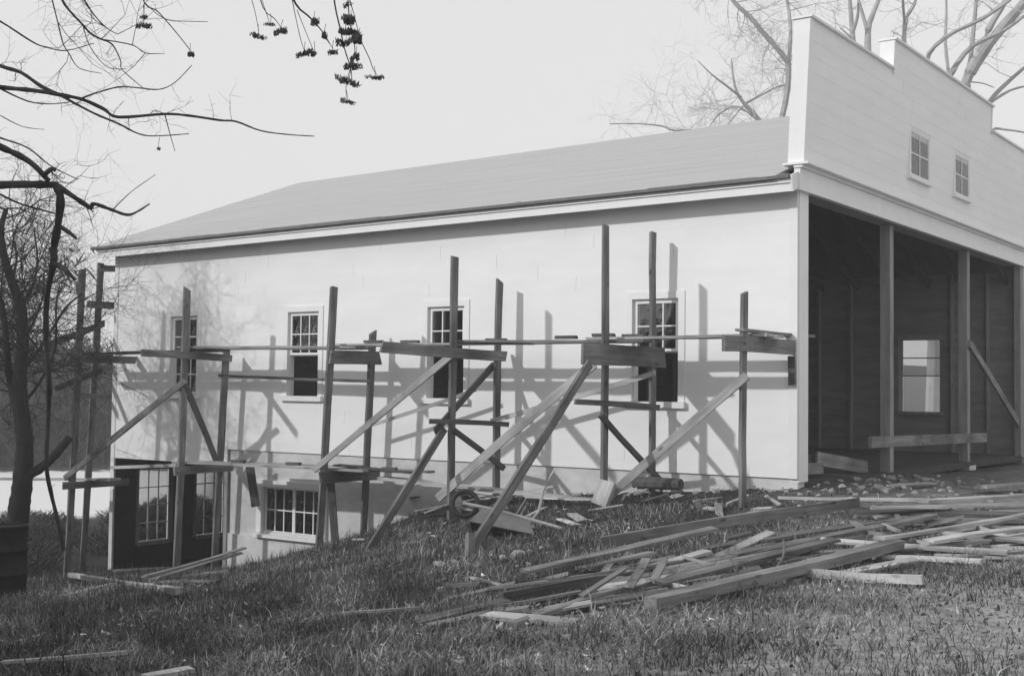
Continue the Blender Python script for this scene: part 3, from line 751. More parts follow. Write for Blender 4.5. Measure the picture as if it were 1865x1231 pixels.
APPLE_BRANCHES = [ # points, start radius, end radius
 ([(-2.86,-10.42,2.60),(-2.60,-10.24,2.65),(-2.38,-10.09,2.67),(-2.35,-9.82,2.71),(-2.19,-9.71,2.71)],0.0345,0.0310),
 ([(-2.19,-9.71,2.70),(-2.07,-9.61,2.60),(-2.15,-9.42,2.56),(-2.12,-9.41,2.59),(-2.00,-9.32,2.54),(-2.07,-9.12,2.53),(-2.00,-9.07,2.56),(-2.08,-8.89,2.65)],0.0237,0.0065),
 ([(-2.16,-9.43,2.57),(-2.13,-9.41,2.52)],0.0108,0.0043),
 ([(-2.00,-9.32,2.54),(-2.04,-9.11,2.72),(-2.03,-8.87,2.90)],0.0043,0.0026),
 ([(-2.19,-9.71,2.70),(-2.17,-9.69,2.59),(-2.28,-9.63,2.40),(-2.40,-9.58,2.23),(-2.40,-9.58,2.10),(-2.62,-9.48,1.85),(-2.81,-9.35,1.49),(-2.79,-9.32,1.12),(-2.98,-9.19,0.83),(-3.00,-9.18,0.41),(-3.14,-9.02,0.13),(-3.09,-8.97,-0.14),(-3.06,-8.94,-0.34)],0.0345,0.0138),
 ([(-2.27,-9.62,2.39),(-2.12,-9.64,2.33),(-2.07,-9.60,2.28)],0.0215,0.0095),
 ([(-2.40,-9.58,2.10),(-2.16,-9.65,2.04),(-2.09,-9.59,1.95)],0.0280,0.0129),
 ([(-2.40,-9.58,2.23),(-2.43,-9.60,2.21)],0.0172,0.0129),
 ([(-2.81,-10.43,3.30),(-2.59,-10.26,3.11),(-2.56,-9.99,3.01),(-2.44,-9.89,2.94),(-2.34,-9.82,2.86),(-2.25,-9.75,2.74)],0.0280,0.0215),
 ([(-2.28,-9.77,2.79),(-2.06,-9.86,2.80),(-2.03,-9.84,2.79)],0.0215,0.0129),
 ([(-2.59,-10.26,3.13),(-2.56,-9.99,3.08),(-2.56,-9.74,3.04),(-2.40,-9.62,2.89),(-2.40,-9.37,2.82)],0.0095,0.0039),
 ([(-2.59,-10.24,2.74),(-2.57,-9.97,2.63),(-2.42,-9.87,2.55),(-2.21,-9.71,2.48)],0.0095,0.0069),
 ([(-2.32,-10.70,3.64),(-2.12,-10.56,3.58),(-1.92,-10.41,3.48),(-1.79,-10.32,3.43),(-1.67,-10.23,3.33),(-1.56,-10.15,3.27)],0.0184,0.0123),
 ([(-2.35,-10.72,3.35),(-2.12,-10.55,3.35),(-1.92,-10.41,3.32),(-1.72,-10.26,3.30),(-1.56,-10.14,3.27),(-1.59,-9.92,3.28),(-1.46,-9.83,3.21),(-1.37,-9.76,3.15),(-1.24,-9.43,3.22),(-1.09,-9.32,3.21),(-1.05,-9.04,3.22),(-0.94,-8.97,3.21),(-0.93,-8.71,3.18),(-0.73,-8.57,3.15),(-0.72,-8.32,3.18)],0.0205,0.0037),
 ([(-1.55,-10.14,3.26),(-1.53,-9.87,3.18),(-1.37,-9.76,3.10),(-1.42,-9.55,3.07),(-1.32,-9.47,3.05),(-1.25,-9.18,3.11)],0.0106,0.0037),
 ([(-1.24,-9.43,3.22),(-1.22,-9.40,3.09),(-1.34,-9.24,2.97)],0.0049,0.0025),
 ([(-1.59,-9.93,3.29),(-1.35,-10.00,3.28),(-1.20,-9.90,3.33),(-0.92,-9.94,3.28),(-0.79,-9.85,3.27),(-0.54,-9.91,3.28),(-0.44,-9.85,3.40)],0.0074,0.0029),
 ([(-1.92,-10.41,3.31),(-1.76,-10.28,3.22),(-1.62,-10.19,3.20),(-1.68,-9.98,3.26)],0.0065,0.0037),
 ([(-2.11,-10.57,3.93),(-1.91,-10.43,3.81),(-1.72,-10.28,3.66),(-1.63,-10.22,3.62),(-1.52,-10.13,3.60),(-1.52,-9.89,3.71)],0.0082,0.0029),
 ([(-1.58,-10.20,4.10),(-1.52,-10.15,3.94),(-1.41,-10.07,3.79),(-1.53,-9.91,3.78),(-1.47,-9.86,3.74),(-1.40,-9.81,3.70),(-1.35,-9.77,3.58),(-1.51,-9.63,3.56),(-1.38,-9.53,3.42)],0.0106,0.0029),
 ([(-1.47,-9.86,3.74),(-1.28,-9.72,3.70),(-1.20,-9.66,3.64),(-1.24,-9.45,3.69)],0.0053,0.0025),
 ([(-1.62,-10.23,4.10),(-1.56,-10.18,3.81),(-1.53,-10.15,3.65),(-1.50,-10.12,3.58),(-1.61,-9.95,3.52),(-1.47,-9.85,3.48)],0.0061,0.0025),
 ([(-1.44,-10.10,4.06),(-1.36,-10.04,3.90),(-1.28,-9.97,3.78),(-1.37,-9.79,3.78)],0.0070,0.0033),
 ([(-1.41,-10.07,3.79),(-1.37,-10.03,3.63),(-1.27,-9.95,3.48),(-1.32,-9.74,3.52)],0.0049,0.0020),
 ([(-1.92,-10.40,3.11),(-1.79,-10.30,3.03),(-1.66,-10.20,3.01)],0.0041,0.0020),
]
HANGING_TWIGS = [
 ([(0.95,-11.44,3.41),(0.99,-11.40,3.21),(1.04,-11.36,3.17),(1.08,-11.33,3.12),(1.14,-11.28,3.03),(1.19,-11.24,2.95)],0.0042,0.0024),
 ([(0.99,-11.40,3.21),(1.08,-11.33,3.12),(1.19,-11.25,3.11),(1.27,-11.19,3.11)],0.0027,0.0015),
 ([(1.01,-11.40,3.41),(0.99,-11.40,3.23),(0.99,-11.40,3.11)],0.0027,0.0018),
 ([(1.43,-11.10,3.41),(1.48,-11.05,3.19),(1.50,-11.03,3.06)],0.0024,0.0015),
 ([(1.47,-11.07,3.41),(1.52,-11.02,3.19),(1.57,-10.98,3.13),(1.60,-10.96,3.08)],0.0033,0.0018),
 ([(1.50,-11.04,3.29),(1.55,-11.00,3.11)],0.0021,0.0015),
 ([(1.59,-10.98,3.41),(1.67,-10.92,3.21),(1.72,-10.88,3.15),(1.75,-10.85,3.11),(1.79,-10.82,3.05),(1.82,-10.80,2.99)],0.0066,0.0024),
 ([(1.65,-10.94,3.27),(1.68,-10.90,3.05),(1.70,-10.88,2.96)],0.0024,0.0015),
 ([(1.67,-10.91,3.18),(1.71,-10.88,3.06),(1.74,-10.85,2.96)],0.0024,0.0015),
 ([(1.79,-10.82,3.04),(1.83,-10.79,2.97)],0.0021,0.0015),
 ([(1.82,-10.82,3.45),(1.84,-10.79,3.21),(1.86,-10.77,3.09),(1.88,-10.75,2.97),(1.91,-10.73,2.86),(1.91,-10.72,2.80)],0.0054,0.0024),
 ([(1.90,-10.76,3.42),(1.90,-10.75,3.22),(1.91,-10.73,3.06),(1.93,-10.72,2.95),(1.89,-10.74,2.79),(1.89,-10.74,2.70)],0.0036,0.0018),
 ([(1.95,-10.71,3.03),(1.99,-10.67,2.92),(2.01,-10.66,2.86),(2.02,-10.64,2.83)],0.0030,0.0018),
 ([(1.91,-10.75,3.24),(1.93,-10.73,3.15),(1.95,-10.71,3.04)],0.0030,0.0018),
]
SEED_CLUSTERS = [ # position, half width, half height
 ((1.19,-11.24,2.93),0.0271,0.0211),
 ((0.99,-11.40,3.08),0.0422,0.0241),
 ((0.99,-11.40,3.13),0.0181,0.0151),
 ((1.50,-11.03,3.03),0.0422,0.0211),
 ((1.55,-10.99,3.10),0.0362,0.0121),
 ((1.60,-10.96,3.06),0.0422,0.0241),
 ((1.75,-10.86,3.11),0.0271,0.0271),
 ((1.79,-10.82,3.04),0.0181,0.0241),
 ((1.70,-10.88,2.94),0.0452,0.0241),
 ((1.75,-10.85,2.94),0.0271,0.0181),
 ((1.83,-10.79,2.95),0.0362,0.0211),
 ((1.90,-10.75,3.21),0.0512,0.0151),
 ((1.91,-10.74,3.12),0.0482,0.0362),
 ((1.89,-10.76,3.06),0.0362,0.0301),
 ((1.89,-10.75,3.00),0.0482,0.0301),
 ((1.95,-10.71,3.02),0.0301,0.0422),
 ((1.93,-10.71,2.92),0.0332,0.0301),
 ((1.92,-10.72,2.87),0.0543,0.0271),
 ((1.90,-10.73,2.79),0.0633,0.0271),
 ((1.89,-10.73,2.68),0.0392,0.0181),
 ((2.02,-10.65,2.81),0.0482,0.0181),
 ((1.91,-10.73,3.06),0.0362,0.0241),
 ((1.04,-11.32,2.41),0.0151,0.0121),
]
HANG_LIMB = [(-1.91,-11.01,3.35),(-1.28,-11.08,3.92),(-0.04,-11.19,3.87),(0.93,-11.22,3.52),(1.53,-11.03,3.45),(1.92,-10.75,3.44),(2.13,-10.72,3.42)]
APPLE_TRUNK = [(-2.88,-10.36,-1.50),(-2.89,-10.33,0.24),(-2.89,-10.39,1.53),(-2.85,-10.42,2.60),(-2.70,-10.47,3.28),(-2.44,-10.67,3.58),(-2.09,-10.90,3.40)]
LEFT_TREE = [
 ([(-13.57,-2.46,-1.78),(-13.53,-2.46,-1.30),(-13.46,-2.44,-0.71),(-13.42,-2.44,-0.23),(-13.41,-2.45,0.16),(-13.45,-2.51,0.74),(-13.46,-2.54,1.32),(-13.41,-2.54,1.90),(-13.43,-2.58,2.48),(-13.55,-2.69,2.94),(-13.65,-2.78,3.35),(-13.69,-2.84,3.83),(-13.61,-2.80,4.22)],0.2035,0.0388),
 ([(-13.45,-2.45,-0.44),(-13.28,-2.33,-0.42),(-13.10,-2.20,-0.25),(-12.93,-2.10,-0.05),(-12.76,-1.99,0.20)],0.0911,0.0678),
 ([(-13.41,-2.45,0.16),(-13.74,-2.41,0.73),(-14.05,-2.35,1.22),(-13.64,-2.69,1.70),(-13.89,-2.60,2.30),(-14.18,-2.51,2.71),(-13.83,-2.90,3.06)],0.0872,0.0291),
 ([(-13.46,-2.54,1.32),(-13.47,-2.26,1.62),(-13.42,-1.94,2.12),(-12.78,-2.12,2.49),(-12.75,-1.81,2.75)],0.0388,0.0145),
 ([(-13.43,-2.58,2.48),(-13.47,-2.32,2.89),(-13.62,-2.15,3.41),(-13.22,-2.50,3.84)],0.0339,0.0116),
 ([(-13.41,-2.54,1.90),(-13.48,-2.30,2.21),(-13.55,-2.06,2.71),(-13.09,-2.37,3.07)],0.0291,0.0116),
 ([(-13.55,-2.69,2.94),(-13.70,-2.51,3.38),(-13.96,-2.41,3.80),(-13.39,-2.63,4.08)],0.0291,0.0097),
 ([(-13.45,-2.51,0.74),(-13.41,-2.20,1.13),(-13.38,-1.90,1.73),(-12.92,-2.22,2.49),(-13.08,-2.05,2.90)],0.0339,0.0116),
 ([(-13.64,-2.69,1.70),(-14.12,-2.75,2.10),(-14.58,-2.81,2.90)],0.0388,0.0194),
]
BACK_TREE_A = [
 ([(-3.90,18.42,0.54),(-3.69,18.32,5.52),(-3.38,18.41,8.01),(-3.09,18.54,9.40),(-2.69,18.79,10.28),(-2.20,19.10,11.02),(-1.69,19.42,11.76),(-1.34,19.63,12.57)],0.2343,0.1025),
 ([(-3.09,18.54,9.40),(-2.83,18.69,10.06),(-2.56,18.85,10.87),(-2.16,19.09,11.68),(-1.94,19.22,12.27)],0.1318,0.0586),
 ([(-3.38,18.41,8.01),(-3.39,18.96,9.15),(-3.27,19.60,10.17),(-3.17,19.63,11.08),(-3.09,19.64,11.98),(-3.11,19.59,12.58)],0.0879,0.0439),
 ([(-3.66,18.25,7.27),(-3.52,17.95,8.97),(-3.20,17.84,9.64),(-2.78,18.11,10.29),(-2.07,18.59,10.73),(-1.59,18.91,11.17)],0.1025,0.0439),
 ([(-3.43,18.29,9.62),(-3.57,18.45,10.56),(-3.61,18.68,11.52),(-3.62,18.64,12.26)],0.0512,0.0293),
 ([(-3.91,18.03,8.15),(-3.79,17.42,9.77),(-3.22,17.18,10.36),(-2.40,17.73,10.87),(-1.81,18.13,11.37)],0.0732,0.0439),
 ([(-3.39,18.44,7.28),(-2.59,18.93,8.90),(-2.22,19.16,9.41),(-1.74,19.48,9.93)],0.0879,0.0439),
 ([(-2.59,18.93,8.90),(-2.23,19.77,9.39),(-1.87,20.63,9.67)],0.0439,0.0220),
 ([(-3.57,18.32,7.27),(-2.53,18.70,8.11),(-2.11,18.70,8.12),(-1.52,19.12,8.02)],0.0439,0.0220),
 ([(-2.96,18.63,9.48),(-2.77,19.08,9.51),(-2.59,19.51,9.46)],0.0220,0.0117),
 ([(-3.88,17.95,10.05),(-3.60,17.52,10.28),(-3.27,17.14,10.36)],0.0220,0.0117),
]
BACK_TREE_B = [
 ([(-4.06,14.62,0.58),(-4.10,14.35,5.38),(-4.13,14.15,8.71),(-4.13,14.10,9.91),(-4.02,14.15,10.38),(-3.91,14.21,10.71),(-3.77,14.28,11.38)],0.1202,0.0401),
 ([(-4.13,14.10,9.88),(-4.22,14.01,10.31),(-4.31,13.92,10.71),(-4.39,13.84,11.24)],0.0534,0.0267),
 ([(-4.08,14.30,6.71),(-4.55,14.45,9.10),(-4.80,14.83,10.19),(-4.82,14.79,10.67),(-4.86,14.72,11.43)],0.0935,0.0401),
 ([(-4.44,13.87,9.90),(-4.24,13.69,10.23),(-4.14,13.45,10.49)],0.0534,0.0267),
 ([(-4.08,14.30,6.71),(-3.58,14.84,8.91),(-3.58,15.09,9.93),(-3.53,15.11,10.40),(-3.36,15.21,10.77),(-3.19,15.31,11.29)],0.0801,0.0401),
 ([(-3.40,14.61,10.12),(-3.26,14.07,10.43),(-3.10,13.56,10.67)],0.0401,0.0267),
 ([(-4.39,13.92,9.71),(-4.57,13.78,9.90),(-4.68,13.70,10.03)],0.0267,0.0134),
]
BACK_TREE_C = [
 ([(-6.86,14.48,0.52),(-6.76,14.29,5.55),(-6.76,14.19,7.51),(-6.92,14.05,8.04),(-7.24,13.79,8.48),(-7.40,13.67,8.79),(-7.47,13.60,9.18),(-7.50,13.55,9.62)],0.0980,0.0168),
 ([(-6.74,14.23,6.95),(-6.40,14.39,8.49),(-6.32,14.41,9.40),(-6.44,14.30,9.75),(-6.83,14.00,10.30),(-7.11,13.78,10.72),(-7.41,13.54,11.06),(-7.72,13.29,11.69)],0.0840,0.0490),
 ([(-7.24,13.79,8.48),(-7.06,14.52,8.86),(-6.94,15.21,9.18),(-6.72,15.36,9.21)],0.0308,0.0168),
 ([(-7.31,13.74,8.65),(-7.48,13.30,8.86),(-7.69,12.83,9.10),(-7.96,12.62,9.43)],0.0350,0.0126),
 ([(-6.86,14.09,7.93),(-7.48,13.94,8.47),(-7.99,13.88,8.33),(-8.23,13.73,7.94)],0.0280,0.0140),
 ([(-6.76,14.20,7.23),(-7.67,12.92,7.67),(-8.22,11.92,7.58),(-8.49,11.72,7.69),(-8.99,11.36,7.74),(-9.54,10.97,7.73)],0.0350,0.0140),
 ([(-7.24,13.79,8.48),(-7.55,13.60,8.03),(-7.69,13.51,7.78)],0.0210,0.0112),
 ([(-6.32,14.41,9.40),(-6.46,14.87,10.45),(-6.69,15.28,11.17),(-6.76,15.20,11.75)],0.0560,0.0420),
 ([(-6.76,14.19,7.51),(-6.96,13.70,8.29),(-6.81,13.51,8.03)],0.0280,0.0140),
]

# ------------------------------------------------------------------ scaffold: poles, bearers and braces nailed together
SC = thing('scaffold', (-7.0, -0.8, -1.4), 'rough timber scaffold of poles, bearers and diagonal braces nailed along the white wall', 'scaffold')
XN = (1, 0, 0); YN = (0, -1, 0)
def pole(top, foot, w=.135, t=.042):
    fz = Hf(foot[0], foot[1]) - .12
    k = (top[2] - fz)/(top[2] - foot[2])
    ft = Vector(top) + (Vector(foot) - Vector(top))*k
    return board('pole', ft, top, w, t, M['pole'], SC, normal=XN, warp=.018)
for top, foot in (((-10.61, -1.25, 2.81), (-10.72, -1.25, -1.8)), ((-7.16, -1.25, 2.70), (-7.39, -1.25, -1.38)), ((-4.77, -1.25, 3.06), (-4.78, -1.25, -.75)),
                  ((-2.21, -1.25, 3.35), (-2.20, -1.25, -.25)), ((-.18, -1.25, 2.37), (-.19, -1.25, -.34)), ((-13.54, -1.25, 3.28), (-13.77, -1.25, -2.36)),
                  ((-10.67, -.28, 1.76), (-10.87, -.28, -2.06)), ((-7.20, -.28, 2.03), (-7.33, -.28, -1.26)), ((-4.66, -.28, 2.78), (-4.67, -.28, -.28)), ((-2.03, -.28, 3.34), (-2.01, -.28, -.18)),
                  ((-14.5, -.13, 3.53), (-14.5, -.38, -2.47))):
    pole(top, foot)
def pieces(name, rows, mat, nrm, dx=0.0):
    for p, q, w, t in rows: board(name, Vector(p) + Vector((dx, 0, 0)), Vector(q) + Vector((dx, 0, 0)), w, t, mat, SC, normal=nrm, warp=.008)
pieces('bearer', [((-10.6, -2.19, 1.67), (-10.6, -.22, 1.63), .12, .042), ((-7.14, -1.34, 1.60), (-7.14, -.16, 1.62), .21, .042), ((-4.72, -2.89, 1.68), (-4.66, -.10, 1.63), .15, .042),
                  ((-2.16, -1.88, 1.60), (-1.985, .0, 1.60), .28, .042), ((-.13, -1.93, 1.71), (-.03, .32, 1.72), .19, .042), ((-13.5, -1.5, 1.62), (-13.5, -.02, 1.62), .14, .042),
                  ((-14.46, -.55, 1.66), (-14.3, .2, 1.66), .16, .042), ((-14.46, -.45, 2.70), (-14.3, .2, 2.70), .14, .042), ((-14.46, -.2, 3.42), (-14.28, .2, 3.44), .12, .042), ((-14.46, -.65, .93), (-14.3, .2, .9), .10, .042),
                  ((-10.66, -1.40, -.32), (-10.72, -.05, -.30), .15, .042), ((-7.24, -1.40, -.27), (-7.22, -.05, -.27), .19, .042), ((-13.62, -1.5, -.72), (-13.62, -.03, -.72), .13, .042)], M['pole'], XN)
pieces('cross_piece', [((-2.15, -2.05, .98), (-2.0, -.12, .90), .075, .035), ((-4.71, -1.86, .67), (-4.62, -.08, .60), .075, .035), ((-14.45, -1.27, 1.89), (-14.45, -.05, 2.35), .12, .04), ((-14.45, -1.13, 1.05), (-14.45, -.1, 1.42), .12, .04)], M['plank_old'], XN)
pieces('diagonal_brace', [((-2.16, -1.41, .80), (-1.97, -.10, -.12), .085, .035), ((-4.74, -.30, 1.50), (-4.80, -1.62, .52), .10, .035), ((-4.71, -1.29, .53), (-4.62, -.17, -.06), .08, .035), ((-10.64, -1.22, 1.16), (-10.74, -.40, -.18), .11, .035)], M['plank_old'], XN)
def to_ground(p, q, extra=.08):
    p, q = Vector(p), Vector(q); d = (q - p)
    k = 1.0
    for _ in range(40):
        e = p + d*k
        if e.z > Hf(e.x, e.y) - extra: k += .01
        else: break
    return p, p + d*k
for p, q, w in (((-2.10, -1.80, 1.47), (-2.10, -4.39, -.77), .13), ((-4.84, -1.36, .55), (-4.95, -2.66, -.90), .12)):
    p, q = to_ground(p, q); board('raking_brace', p, q, w, .045, M['pole'], SC, normal=XN, warp=.012)
for p, q, w in (((-10.50, -1.345, 1.22), (-13.78, -1.345, -.60), .11), ((-4.70, -1.345, 1.64), (-7.45, -1.345, -.17), .10), ((-2.28, -1.345, 1.50), (-4.99, -1.30, -.46), .125), ((-.10, -1.345, 1.33), (-2.02, -1.40, -.25), .11)):
    board('long_brace', p, q, w, .03, M['plank_mid' if p[0] < -9 else 'plank_new'], SC, normal=YN, warp=.02)
for p, q, w, m in (((-7.36, -.375, .47), (-5.02, -.375, 1.12), .055, 'plank_pale'), ((-4.72, -.375, .65), (-1.93, -.375, 1.38), .075, 'plank_pale'), ((-10.75, -.375, 1.32), (-7.16, -.375, 1.24), .05, 'plank_old')):
    board('lath', p, q, w, .025, M[m], SC, normal=YN, warp=.015)
board('lath', (-14.15, -.06, -.47), (-12.2, -.06, -.34), .06, .025, M['plank_pale'], SC, normal=YN)
board('stake', (-2.04, -4.40, -1.0), (-2.06, -4.36, -.50), .12, .05, M['plank_mid'], SC, normal=XN)
board('stub_post', (-9.95, -.35, -.17), (-9.93, -.20, -.95), .14, .05, M['plank_old'], SC, normal=(0.5, -1, 0))
board('stub_post', (-7.85, -.55, -.17), (-7.75, -.45, -1.72), .12, .05, M['plank_old'], SC, normal=(0.5, -1, 0))
board('stub_post', (-.06, -.06, 1.60), (-.05, -.06, 1.22), .09, .04, M['plank_old'], SC, normal=YN)

# planks laid loose on the bearers
def plank(p, q, w, t, mat, label, group='scaffold planks'):
    o = board('scaffold_plank', p, q, w, t, M[mat], None, warp=.012); return tag(o, label, 'plank', group)
UPL = ['dark outer plank of the high staging running past the far corner', 'grey inner plank of the high staging nearest the far corner wall',
       'light outer plank of the high staging crossing before the second window', 'grey inner plank of the high staging behind the second window post', 'light outer plank of the high staging reaching past the third window',
       'long grey inner plank of the high staging between third and fourth windows', 'grey outer plank of the high staging ending at the broad bearer', 'light outer plank of the high staging from the fourth window to the open front', 'light inner plank of the high staging from the fourth window to the corner']
for p, q, w, m in (((-14.55, -.95, 1.715), (-10.15, -.95, 1.760), .21, 'plank_old'), ((-14.2, -.66, 1.72), (-10.3, -.66, 1.755), .20, 'plank_mid'),
                   ((-10.95, -1.08, 1.800), (-6.75, -1.08, 1.758), .19, 'plank_new'), ((-10.85, -.72, 1.795), (-6.9, -.72, 1.757), .22, 'plank_mid'),
                   ((-7.45, -.98, 1.805), (-3.6, -.98, 1.785), .20, 'plank_new'), ((-7.4, -.68, 1.805), (-1.75, -.68, 1.80), .20, 'plank_mid'),
                   ((-4.95, -1.05, 1.83), (-1.70, -1.05, 1.79), .22, 'plank_mid'), ((-2.62, -.95, 1.835), (.05, -.95, 1.845), .22, 'plank_new'), ((-2.45, -.60, 1.835), (.02, -.60, 1.845), .20, 'plank_new')):
    plank(p, q, w, .035, m, UPL.pop(0), None)
LOWL = ['light outer plank of the low staging over the basement window', 'light middle plank of the low staging over the basement window', 'grey inner plank of the low staging close to the basement window']
for p, q, w, m in (((-10.98, -1.08, -.19), (-6.55, -1.08, -.145), .22, 'plank_new'), ((-10.9, -.80, -.195), (-6.05, -.80, -.145), .24, 'plank_new'), ((-9.7, -.53, -.18), (-5.75, -.53, -.15), .2, 'plank_mid')):
    plank(p, q, w, .035, m, LOWL.pop(0), None)
tag(board('scaffold_plank', (-7.3, -.98, -.09), (-5.75, -.98, -.14), .16, .03, M['plank_old'], warp=.01), 'short dark board lying on the lower scaffold planks', 'plank')
tag(board('scaffold_plank', (-16.5, -.95, -.76), (-12.95, -.85, -.60), .26, .04, M['plank_new'], warp=.01), 'plank run out past the far corner beside the leafless tree', 'plank')
tag(board('scaffold_plank', (-.20, -1.35, 1.895), (-.10, .70, 1.90), .12, .035, M['plank_mid'], warp=.01), 'short plank laid across the scaffold at the open front corner', 'plank')
wp = tag(board('staging_plank', (-6.45, -.85, -.26), (-2.52, -.85, -.385), .27, .045, M['plank_pale'], warp=.012), 'long pale staging plank along the foot of the wall', 'plank')
tag(board('staging_plank', (-4.9, -1.15, -.36), (-4.2, -1.12, -.40), .12, .03, M['plank_mid']), 'short worn board beside the pale staging plank', 'plank')
for (x, y, zt_) in ((-4.9, -.85, -.335), (-2.75, -.85, -.402)):
    zb_ = Hf(x, y) - .05
    s = Soup(); s.box(x - .12, x + .12, y - .13, y + .13, zb_, zt_ - .012); s.box(x - .14, x + .10, y - .12, y + .14, zt_ - .011, zt_)
    tag(s.build('wood_block', M['plank_mid'], base=True), 'wood block propping the pale staging plank', 'block', 'blocks under the staging plank')
for i, (x, y, z_) in enumerate(((-9.6, -.95, -.145), (-8.35, -.9, -.135), (-7.0, -.85, -.125), (-6.2, -1.0, -.118))):
    tag(board('wood_offcut', (x - .12, y, z_ + .015), (x + .12, y + .05, z_ + .015), .10, .05, M['plank_old']), 'dark offcut of wood left on the lower scaffold planks', 'offcut', 'offcuts on the lower planks')
for i, (x, y, z_) in enumerate(((-6.55, -1.0, 1.835), (-5.9, -.9, 1.83), (-3.0, -1.0, 1.85), (-2.45, -.9, 1.875), (-2.1, -.7, 1.87), (-4.35, -.8, 1.84))):
    tag(board('wood_offcut', (x - .16, y, z_ + .012), (x + .16, y + .04, z_ + .012), .09, .045, M['plank_old']), 'dark offcut of wood left on the upper scaffold planks', 'offcut', 'offcuts on the upper planks')
tag(board('wood_block', (-1.98, -1.72, -.36), (-1.93, -1.58, -.06), .20, .16, M['plank_pale'], normal=(.3, -1, .2)), 'pale block of wood at the foot of a long brace', 'block')
s = Soup(); s.add(*tube_vf([(-2.25, -.34, -.15), (-1.95, -.36, -.14), (-1.5, -.40, -.13)], [.085, .09, .08], 9))
tag(s.build('short_log', M['bark_mid'], smooth=False), 'short dark log lying by the wall foot', 'log')

# ------------------------------------------------------------------ inside and in front of the open end
tag(board('propped_beam', (-.10, 3.0, .40), (-.10, 9.3, .33), .17, .05, M['plank_mid'], normal=XN), 'horizontal beam held across the two front posts', 'beam')
tag(board('leaning_board', (-.055, 8.10, 2.08), (-.035, 12.6, .08), .15, .045, M['plank_mid'], normal=XN), 'long board leaning diagonally from a front post', 'board')
for i, (p, q, w) in enumerate((((-.6, .5, .22), (-.62, 2.2, .16), .12), ((-.45, .5, .07), (-.45, 2.0, .04), .16), ((-.5, 1.9, .18), (-.4, 3.7, -.02), .2))):
    tag(board('stacked_board', p, q, w, .04, M['plank_mid'] if i else M['plank_old'], normal=XN), ['upper grey board on edge just inside the open front', 'pale board on edge just inside the open front', 'slanting board inside the open front beside a post'][i], 'board')

# ------------------------------------------------------------------ loose lumber
TONE = ['plank_old', 'plank_mid', 'plank_new', 'plank_pale']
TW = ['dark weathered', 'grey worn', 'light sawn', 'pale bleached']
WH = {'pile': ('in the scattered lumber pile on the bank', 'lumber pile on the bank'), 'stack': ('on the low stack before the open front', 'low stack before the open front'),
      'low': ('on the ground by the basement opening', 'boards by the basement opening'), 'grass': ('lying alone in the foreground grass', 'boards in the grass'), 'bank': ('on the bank below the scaffold', 'scraps on the bank')}
for p, q, w, t, mode, tone, where in LOOSE_BOARDS:
    p, q = Vector(p), Vector(q); ax = (q - p).normalized()
    if mode == 'f': n = Vector((RNG.uniform(-.12, .12), RNG.uniform(-.2, .05), 1))
    else:
        n = ax.cross(Vector((0, 0, 1))); n = n if n.x > 0 else -n; n = n + Vector((0, 0, -.03))
    o = board('lumber_board', p, q, w*.85, t*.78, M[TONE[tone]], None, normal=n, warp=.02)
    if tone == 3 and t > .08: tag(o, 'thick pale squared timber in front of the lumber pile', 'timber'); continue
    ln_ = (q - p).length; long_ = 'long ' if ln_ > 2.6 else ('short ' if ln_ < 1.2 else '')
    size = long_ + ('very ' if w >= .2 and t >= .05 else '') + 'wide ' if w >= .18 else long_ + ('narrow ' if w <= .1 else '')
    tag(o, f"{size}{TW[tone]} board {'set on edge ' if mode == 'e' else ''}{WH[where][0]}", 'board', f"{size}{TW[tone]} {WH[where][1]}")
# extra offcuts and broken laths scattered through the pile
rr = random.Random(21)
for k in range(84):
    t_ = rr.random()
    cx, cy = (.45 + 3.2*t_ + rr.gauss(0, .5), -7.1 + 4.1*t_ + rr.gauss(0, .65))
    if k > 66: cx, cy = rr.uniform(1.2, 5.5), rr.uniform(-3.4, -.9)
    ang = rr.gauss(1.15, .32) if k < 50 else rr.uniform(0, 3.1); ln = rr.uniform(.25, 2.2) if k < 50 else rr.uniform(.2, .9); dx, dy = math.cos(ang)*ln/2, math.sin(ang)*ln/2
    h = rr.uniform(.01, .07)
    p = (cx - dx, cy - dy, Hf(cx - dx, cy - dy) + h); q = (cx + dx, cy + dy, Hf(cx + dx, cy + dy) + rr.uniform(.01, .10))
    w = rr.uniform(.03, .10); tn = rr.choice((0, 0, 1, 1, 1, 2, 2, 3))
    o = board('wood_offcut', p, q, w, rr.uniform(.02, .04), M[TONE[tn]], None, normal=(rr.uniform(-.3, .3), rr.uniform(-.4, .2), 1), warp=.01)
    sz = ('long ' if ln > 1.4 else 'short ' if ln < .6 else '') + ('thin' if w < .055 else 'broad' if w > .085 else 'slim')
    pl = 'strewn by the low stack before the open front' if k > 66 else ('fallen crosswise in the lumber pile' if k >= 50 else 'lying along the lumber pile')
    tag(o, f"{sz} {TW[tn]} {'lath' if ln > .9 else 'offcut'} {pl}", 'offcut', f"{sz} {TW[tn]} pieces {pl}")

